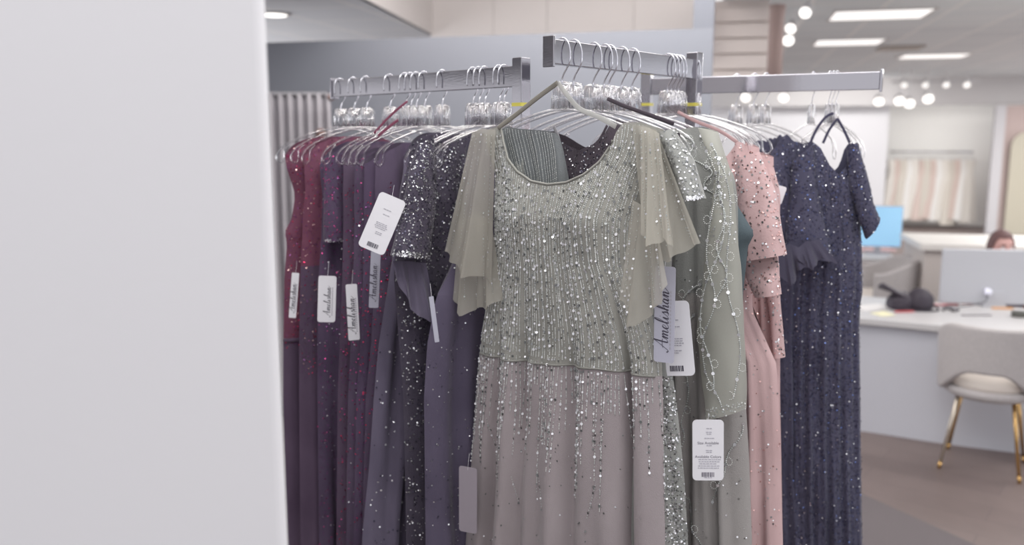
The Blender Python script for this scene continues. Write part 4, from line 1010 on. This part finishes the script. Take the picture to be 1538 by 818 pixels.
m = MB(); m.prism(rounded(.10, .055, .02), 0, .035, axis='z'); desk_item(m, 'stapler', mat('dark_green_plastic', (88, 88, 84), .5), 1533, 476, 'small dark stapler at the right edge of the desk', 'stapler', -.4, bevel=.006)
m = MB(); m.tube([(-.09, 0, .005), (.085, 0, .005), (.1, 0, .003)], [.005, .005, .001], 8); desk_item(m, 'grey_pencil', mat('grey_pencil_paint', (150, 146, 150), .5), 1466, 474, 'grey pencil lying across the desk front', 'pencil', .05)

# ---------------- chairs
CREAM = mat('cream_boucle', (182, 177, 177), .9, bump=.4, bscale=180, var=4, vscale=60); CREAMS = mat('cream_seat', (224, 215, 207), .9, bump=.4, bscale=180)
BRASS = mat('polished_brass', (206, 168, 112), .25, 1.0); PALEL = mat('pale_brass', (200, 190, 176), .3, .8)
def make_chair(label, loc, rz):
    """back of the chair faces local -y"""
    t = thing('dining_chair', label, 'chair', loc, rz)
    def fn(u, v):
        th = math.radians(-112 + 224 * u); c = math.cos(th / 1.0)
        r = .265
        arch = .555 - .135 * smooth01((abs(th) - .25) / 1.0)     # lower edge: an arch over the seat
        topz = .80 - .10 * smooth01((abs(th) - .7) / 1.2)
        z = arch + (topz - arch) * v
        rr = r + .018 * (z - .45) / .35
        return Vector((rr * math.sin(th) * 1.02, -rr * math.cos(th), z))
    m = MB(); m.grid(fn, 60, 14); m.build('backrest', CREAM, t, smooth=True, solid=.045, sub=1)
    m = MB(); m.lathe([(.0, .40), (.22, .40), (.252, .415), (.258, .44), (.25, .455), (0, .455)], 40); m.build('seat_base', CREAM, t, smooth=True)
    m = MB(); m.lathe([(.0, .455), (.225, .455), (.24, .475), (.23, .50), (.19, .512), (0, .515)], 40); m.build('seat', CREAMS, t, smooth=True)
    for sx, sy in ((-1, -1), (1, -1), (-1, 1), (1, 1)):
        m = MB(); m.tube([(sx * .15, sy * .14, .41), (sx * .215, sy * .20, .03)], [.013, .010], 10); lg = m.build('leg', PALEL if (sx, sy) == (-1, -1) else BRASS, t, smooth=True)
        m = MB(); m.tube([(sx * .215, sy * .20, .035), (sx * .22, sy * .205, .0)], [.0125, .011], 10); m.build('foot', BRASS, lg, smooth=True)
    return t
L1 = on_z(1410, 703, 0); L2 = on_z(1531, 726, 0)
cen = (L1 + L2) / 2; dx = (L2 - L1); rzc = math.atan2(dx.y, dx.x); k = dx.length / .44
cen = cen + Matrix.Rotation(rzc, 3, 'Z') @ Vector((0, .205 * k, 0))
ch = make_chair('cream upholstered chair with brass legs in front of the reception desk', (cen.x, cen.y, 0), rzc); ch.scale = (k, k, 1.0)
c2_ = copy_tree(ch); p = at(1322, 440, 6.9); c2_.location = (p.x, p.y, 0); c2_.rotation_euler = (0, 0, 1.35); c2_.scale = (1, 1, 1)
tag(c2_, 'beige chair farther back beside the high counter', 'chair')
# ---------------- high counter behind
ZK = .95
k0 = on_z(1383, 366, ZK); k1 = on_z(1352, 349, ZK)
dk = (k1 - k0); dk.z = 0
kx = Vector((-dk.y, dk.x, 0)).normalized(); kx = kx if kx.x > 0 else -kx
WID = 2.6; DEP = .8
dn = Vector((-kx.y, kx.x, 0)); dn = dn if dn.y > 0 else -dn
cnt = thing('counter', 'high white-topped counter behind the seated person', 'counter', (k0.x, k0.y, 0), math.atan2(kx.y, kx.x))
m = MB(); m.box((WID / 2 + .02, DEP / 2 + .02, (ZK - .05) / 2), (WID - .04, DEP - .04, ZK - .05)); m.build('body', mat('beige_panel', (190, 182, 178), .6), cnt, bevel=.004)
m = MB(); m.box((WID / 2, DEP / 2, ZK - .025), (WID, DEP, .05)); m.build('worktop', mat('warm_white_top', (218, 214, 210), .4), cnt, bevel=.004)
# ---------------- far desk with blue monitor
fd = on_z(1352, 384, .74)
fdt = thing('side_desk', 'white desk carrying the blue screen beyond the navy gown', 'desk', (fd.x - .75, fd.y + .3, 0), -BA)
m = MB(); m.box((0, 0, .72), (1.5, .6, .04)); m.build('worktop', mat('white_top', (196, 194, 195), .35), fdt, bevel=.004)
for sx in (-1, 1): m = MB(); m.box((sx * .7, 0, .35), (.04, .56, .70)); m.build('side_panel', DESKW, fdt)
bp_ = at(1318, 366, fd.y + .15)
bm2 = thing('computer_monitor', 'monitor with a plain light blue screen beside the navy gown', 'monitor', (bp_.x, bp_.y, .74), -BA)
m = MB(); m.box((0, 0, .24), (.38, .03, .36)); m.build('housing', mat('monitor_grey', (170, 170, 178), .5), bm2, bevel=.004)
m = MB(); m.box((0, -.0165, .24), (.365, .003, .345)); m.build('screen', mat('blue_screen', (150, 196, 228), .3, emit=.4), bm2)
m = MB(); m.box((0, .0, .035), (.05, .03, .07)); m.box((0, 0, .005), (.2, .14, .01)); m.build('stand', mat('monitor_grey', (170, 170, 178), .5), bm2)
m = MB(); m.prism(rounded(.3, .16, .02), 0, .02, axis='z'); o = m.build('notebook', mat('pink_cover', (214, 184, 186), .6)); p = on_z(1316, 376, .742); o.location = (p.x, p.y, .741); tag(o, 'pink notebook below the blue screen', 'notebook')
m = MB(); m.lathe([(.0, 0), (.035, 0), (.04, .06), (.03, .11), (.015, .13), (.0, .135)], 16); o = m.build('dark_bottle', mat('dark_glass', (72, 66, 68), .3), smooth=True); p = on_z(1347, 374, .742); o.location = (p.x - .06, p.y, .741); tag(o, 'small dark bottle at the end of the side desk', 'bottle')

# ---------------- the seated person (only the top of the head shows over the computer)
SKIN = mat('skin', (196, 154, 148), .55, bump=.05, bscale=300); HAIR = mat('brown_hair', (104, 78, 78), .6, bump=.5, bscale=150, stretch=(1, 1, .1)); SHIRT = mat('dark_blouse', (90, 88, 100), .8)
hp = at(1503, 372, 6.02)
per = thing('person', 'person with short brown hair sitting behind the white computer', 'person', (hp.x, hp.y, 0), 0)
HZ = hp.z                                   # eye-level height of the head
def head_fn(u, v):
    th = 2 * PI * u; ph = PI * (v - .5)
    n = Vector((math.sin(th) * math.cos(ph), -math.cos(th) * math.cos(ph), math.sin(ph)))
    x, y, z = n.x * .074, n.y * .094, n.z * .115
    if n.z < -.1: x *= 1 + .35 * (n.z + .1); y *= 1 + .18 * (n.z + .1)
    f = max(0, -n.y)
    y -= .020 * f ** 4 * math.exp(-((n.x) / .16) ** 2) * math.exp(-((n.z + .22) / .22) ** 2)     # nose
    for sx in (-1, 1): y += .010 * math.exp(-((n.x - sx * .42) / .17) ** 2 - ((n.z - .02) / .13) ** 2) * (f > 0)  # eye sockets
    y -= .006 * math.exp(-((n.x) / .3) ** 2 - ((n.z + .58) / .07) ** 2) * (f > 0)                # lips
    return Vector((x, y, z + HZ))
# body: torso, arms with hands, thighs and shins as one continuous skin
sk = [(0, 0, HZ - .12, .050), (0, .02, HZ - .19, .055), (0, .03, HZ - .30, .13), (0, .03, HZ - .48, .13), (0, .05, .50, .15)]
verts = [Vector(s[:3]) for s in sk]; rad = [s[3] for s in sk]; edges = [(i, i + 1) for i in range(4)]
def chain(start, pts):
    i0 = start
    for x, y, z, r in pts:
        verts.append(Vector((x, y, z))); rad.append(r); edges.append((i0, len(verts) - 1)); i0 = len(verts) - 1
    return i0
for sx in (-1, 1):
    w_ = chain(2, [(sx * .16, .03, HZ - .28, .06), (sx * .21, -.02, HZ - .44, .045), (sx * .2, -.12, ZD + .08, .038), (sx * .14, -.28, ZD + .05, .026), (sx * .13, -.33, ZD + .045, .028)])
    for j, (dx_, l_) in enumerate(((-.026, .062), (-.009, .074), (.009, .070), (.026, .056))):
        chain(w_, [(sx * .13 + dx_, -.37, ZD + .045, .010), (sx * .13 + dx_ * 1.1, -.37 - l_ * .6, ZD + .035, .009), (sx * .13 + dx_ * 1.15, -.37 - l_, ZD + .018, .008)])
    chain(w_, [(sx * .10, -.335, ZD + .035, .011), (sx * .085, -.37, ZD + .022, .009)])
    chain(4, [(sx * .10, -.05, .50, .09), (sx * .12, -.33, .48, .065), (sx * .12, -.36, .28, .05), (sx * .12, -.34, .08, .038), (sx * .12, -.44, .04, .035)])
me = bpy.data.meshes.new('body'); me.from_pydata([tuple(v) for v in verts], edges, []); me.materials.append(SKIN)
bo = bpy.data.objects.new('body', me); C.objects.link(bo); bo.parent = per
md = bo.modifiers.new('skin', 'SKIN'); md.use_smooth_shade = True
for i, r in enumerate(rad): me.skin_vertices[0].data[i].radius = (r, r)
me.skin_vertices[0].data[4].use_root = True
md = bo.modifiers.new('sub', 'SUBSURF'); md.levels = 1; md.render_levels = 1
m = MB(); m.grid(head_fn, 48, 30, closed=True); m.build('head', SKIN, per, smooth=True)
for sx in (-1, 1):
    m = MB(); m.lathe([(0, -.013), (.009, -.009), (.012, 0), (.009, .009), (0, .013)], 12, (sx * .030, -.078, HZ + .004)); m.build('eye', mat('eye_white', (210, 205, 205), .3), per, smooth=True)
    blob((0, 0, 0), (.012, .02, .03)).build('ear', SKIN, per, smooth=True).location = (sx * .075, .0, HZ - .03)
    m = MB(); m.tube(crom([(sx * .016, -.093, HZ + .026), (sx * .032, -.092, HZ + .031), (sx * .048, -.084, HZ + .026)], 5), .004, 6); m.build('eyebrow', HAIR, per, smooth=True)
def hair_fn(u, v):
    th = 2 * PI * u; fr_ = max(0, math.cos(th))         # front of the head
    low = -.35 + .98 * smooth01(fr_ * 1.4)
    ph = math.asin(low) + (PI / 2 - math.asin(low)) * v
    n = Vector((math.sin(th) * math.cos(ph), -math.cos(th) * math.cos(ph), math.sin(ph)))
    k = 1.07 + .03 * noise.noise(n * 6)
    return Vector((n.x * .076 * k, n.y * .096 * k, n.z * .119 * k + HZ))
m = MB(); m.grid(hair_fn, 48, 20, closed=True); m.build('hair', HAIR, per, smooth=True, solid=.008)
def shirt_fn(u, v):
    th = 2 * PI * u; z = HZ - .20 - (HZ - .20 - .46) * v
    w = .07 + .13 * smooth01(v * 4); return Vector((w * math.sin(th), .03 - (.06 + .08 * smooth01(v * 3)) * math.cos(th), z))
m = MB(); m.grid(shirt_fn, 32, 16, closed=True); m.build('blouse', SHIRT, per, smooth=True)
# stool the person sits on
m = MB(); m.lathe([(.0, .37), (.2, .37), (.22, .39), (.2, .42), (0, .42)], 24); st = thing('office_stool', 'round stool under the seated person', 'stool', (hp.x, hp.y + .05, 0))
m.build('seat', CREAM, st, smooth=True); m = MB(); m.lathe([(.03, .02), (.025, .37)], 14); m.lathe([(.2, 0), (.19, .02), (.03, .03)], 24); m.build('pedestal', CHROME, st, smooth=True)

# ------------------------------------------------------------------ light
w = bpy.data.worlds.new('world'); sc.world = w; w.use_nodes = True
w.node_tree.nodes['Background'].inputs[0].default_value = (.97, .97, 1.0, 1); w.node_tree.nodes['Background'].inputs[1].default_value = 1.08
def area(name, loc, size, power, rot=(0, 0, 0), col=(1, .985, .96)):
    l = bpy.data.lights.new(name, 'AREA'); l.shape = 'RECTANGLE'; l.size = size[0]; l.size_y = size[1]; l.energy = power; l.color = col
    o = bpy.data.objects.new(name, l); C.objects.link(o); o.location = loc; o.rotation_euler = rot; return o
area('rack_fill_light', (.1, .9, 3.3), (2.0, 1.0), 42, rot=(.15, 0, 0))  # added soft lamp, gives top light on the gown shoulders
area('coffer_fill_light', (.6, 3.6, 3.35), (2.2, 2.0), 70)  # added lamp inside the raised ceiling, brightens the coffer
area('fascia_fill_light', (.6, 4.6, 3.3), (3.0, .5), 50, rot=(1.3, 0, 0), col=(1, .95, .92))  # unseen warm fill, tilted to brighten the far fascia
for n, e, pw in ((5.5, 3.2, 62), (8.5, 3.4, 85), (11.5, 4.6, 130), (14.5, 5.2, 170)):
    q = av * n + bv * e; area('ceiling_panel_light', (q.x, q.y, ZC - .05), (2.4, 1.6), pw)
q = onn(1415, 200, NB + .1); area('niche_fill_light', (q.x, q.y, 2.34), (2.0, .15), 7, rot=(.5, 0, -BA))  # added strip lamp under the header, whitens the back of the niche
q = onn(1250, 200, NB - 1.2); area('far_wall_fill_light', (q.x, q.y, 2.72), (2.6, .3), 24, rot=(.55, 0, -BA))  # added fill with no fitting, brightens the far wall left of the niche
q = bv * 12.6 + av * 10; area('right_fill_light', (q.x, q.y, 1.4), (14, 2.0), 330, rot=(PI / 2 + .65, 0, -BA + PI / 2), col=(.97, .98, 1))  # no window on this side; added fill aimed up at the tiled ceiling
area('left_fill_light', (-4.6, 8.2, 1.3), (4, 1.8), 170, rot=(PI / 2 + .3, 0, -PI / 2), col=(.97, .98, 1))  # added fill rather than a window; lifts the grey left ceiling
sc.view_settings.view_transform = 'Standard'; sc.view_settings.look = 'None'; sc.view_settings.gamma = 1; sc.view_settings.use_curve_mapping = False
sc.view_settings.exposure = -0.01
sc.cycles.use_denoising = True; sc.cycles.max_bounces = 10; sc.cycles.transparent_max_bounces = 24; sc.cycles.transmission_bounces = 8; sc.cycles.sample_clamp_indirect = 6
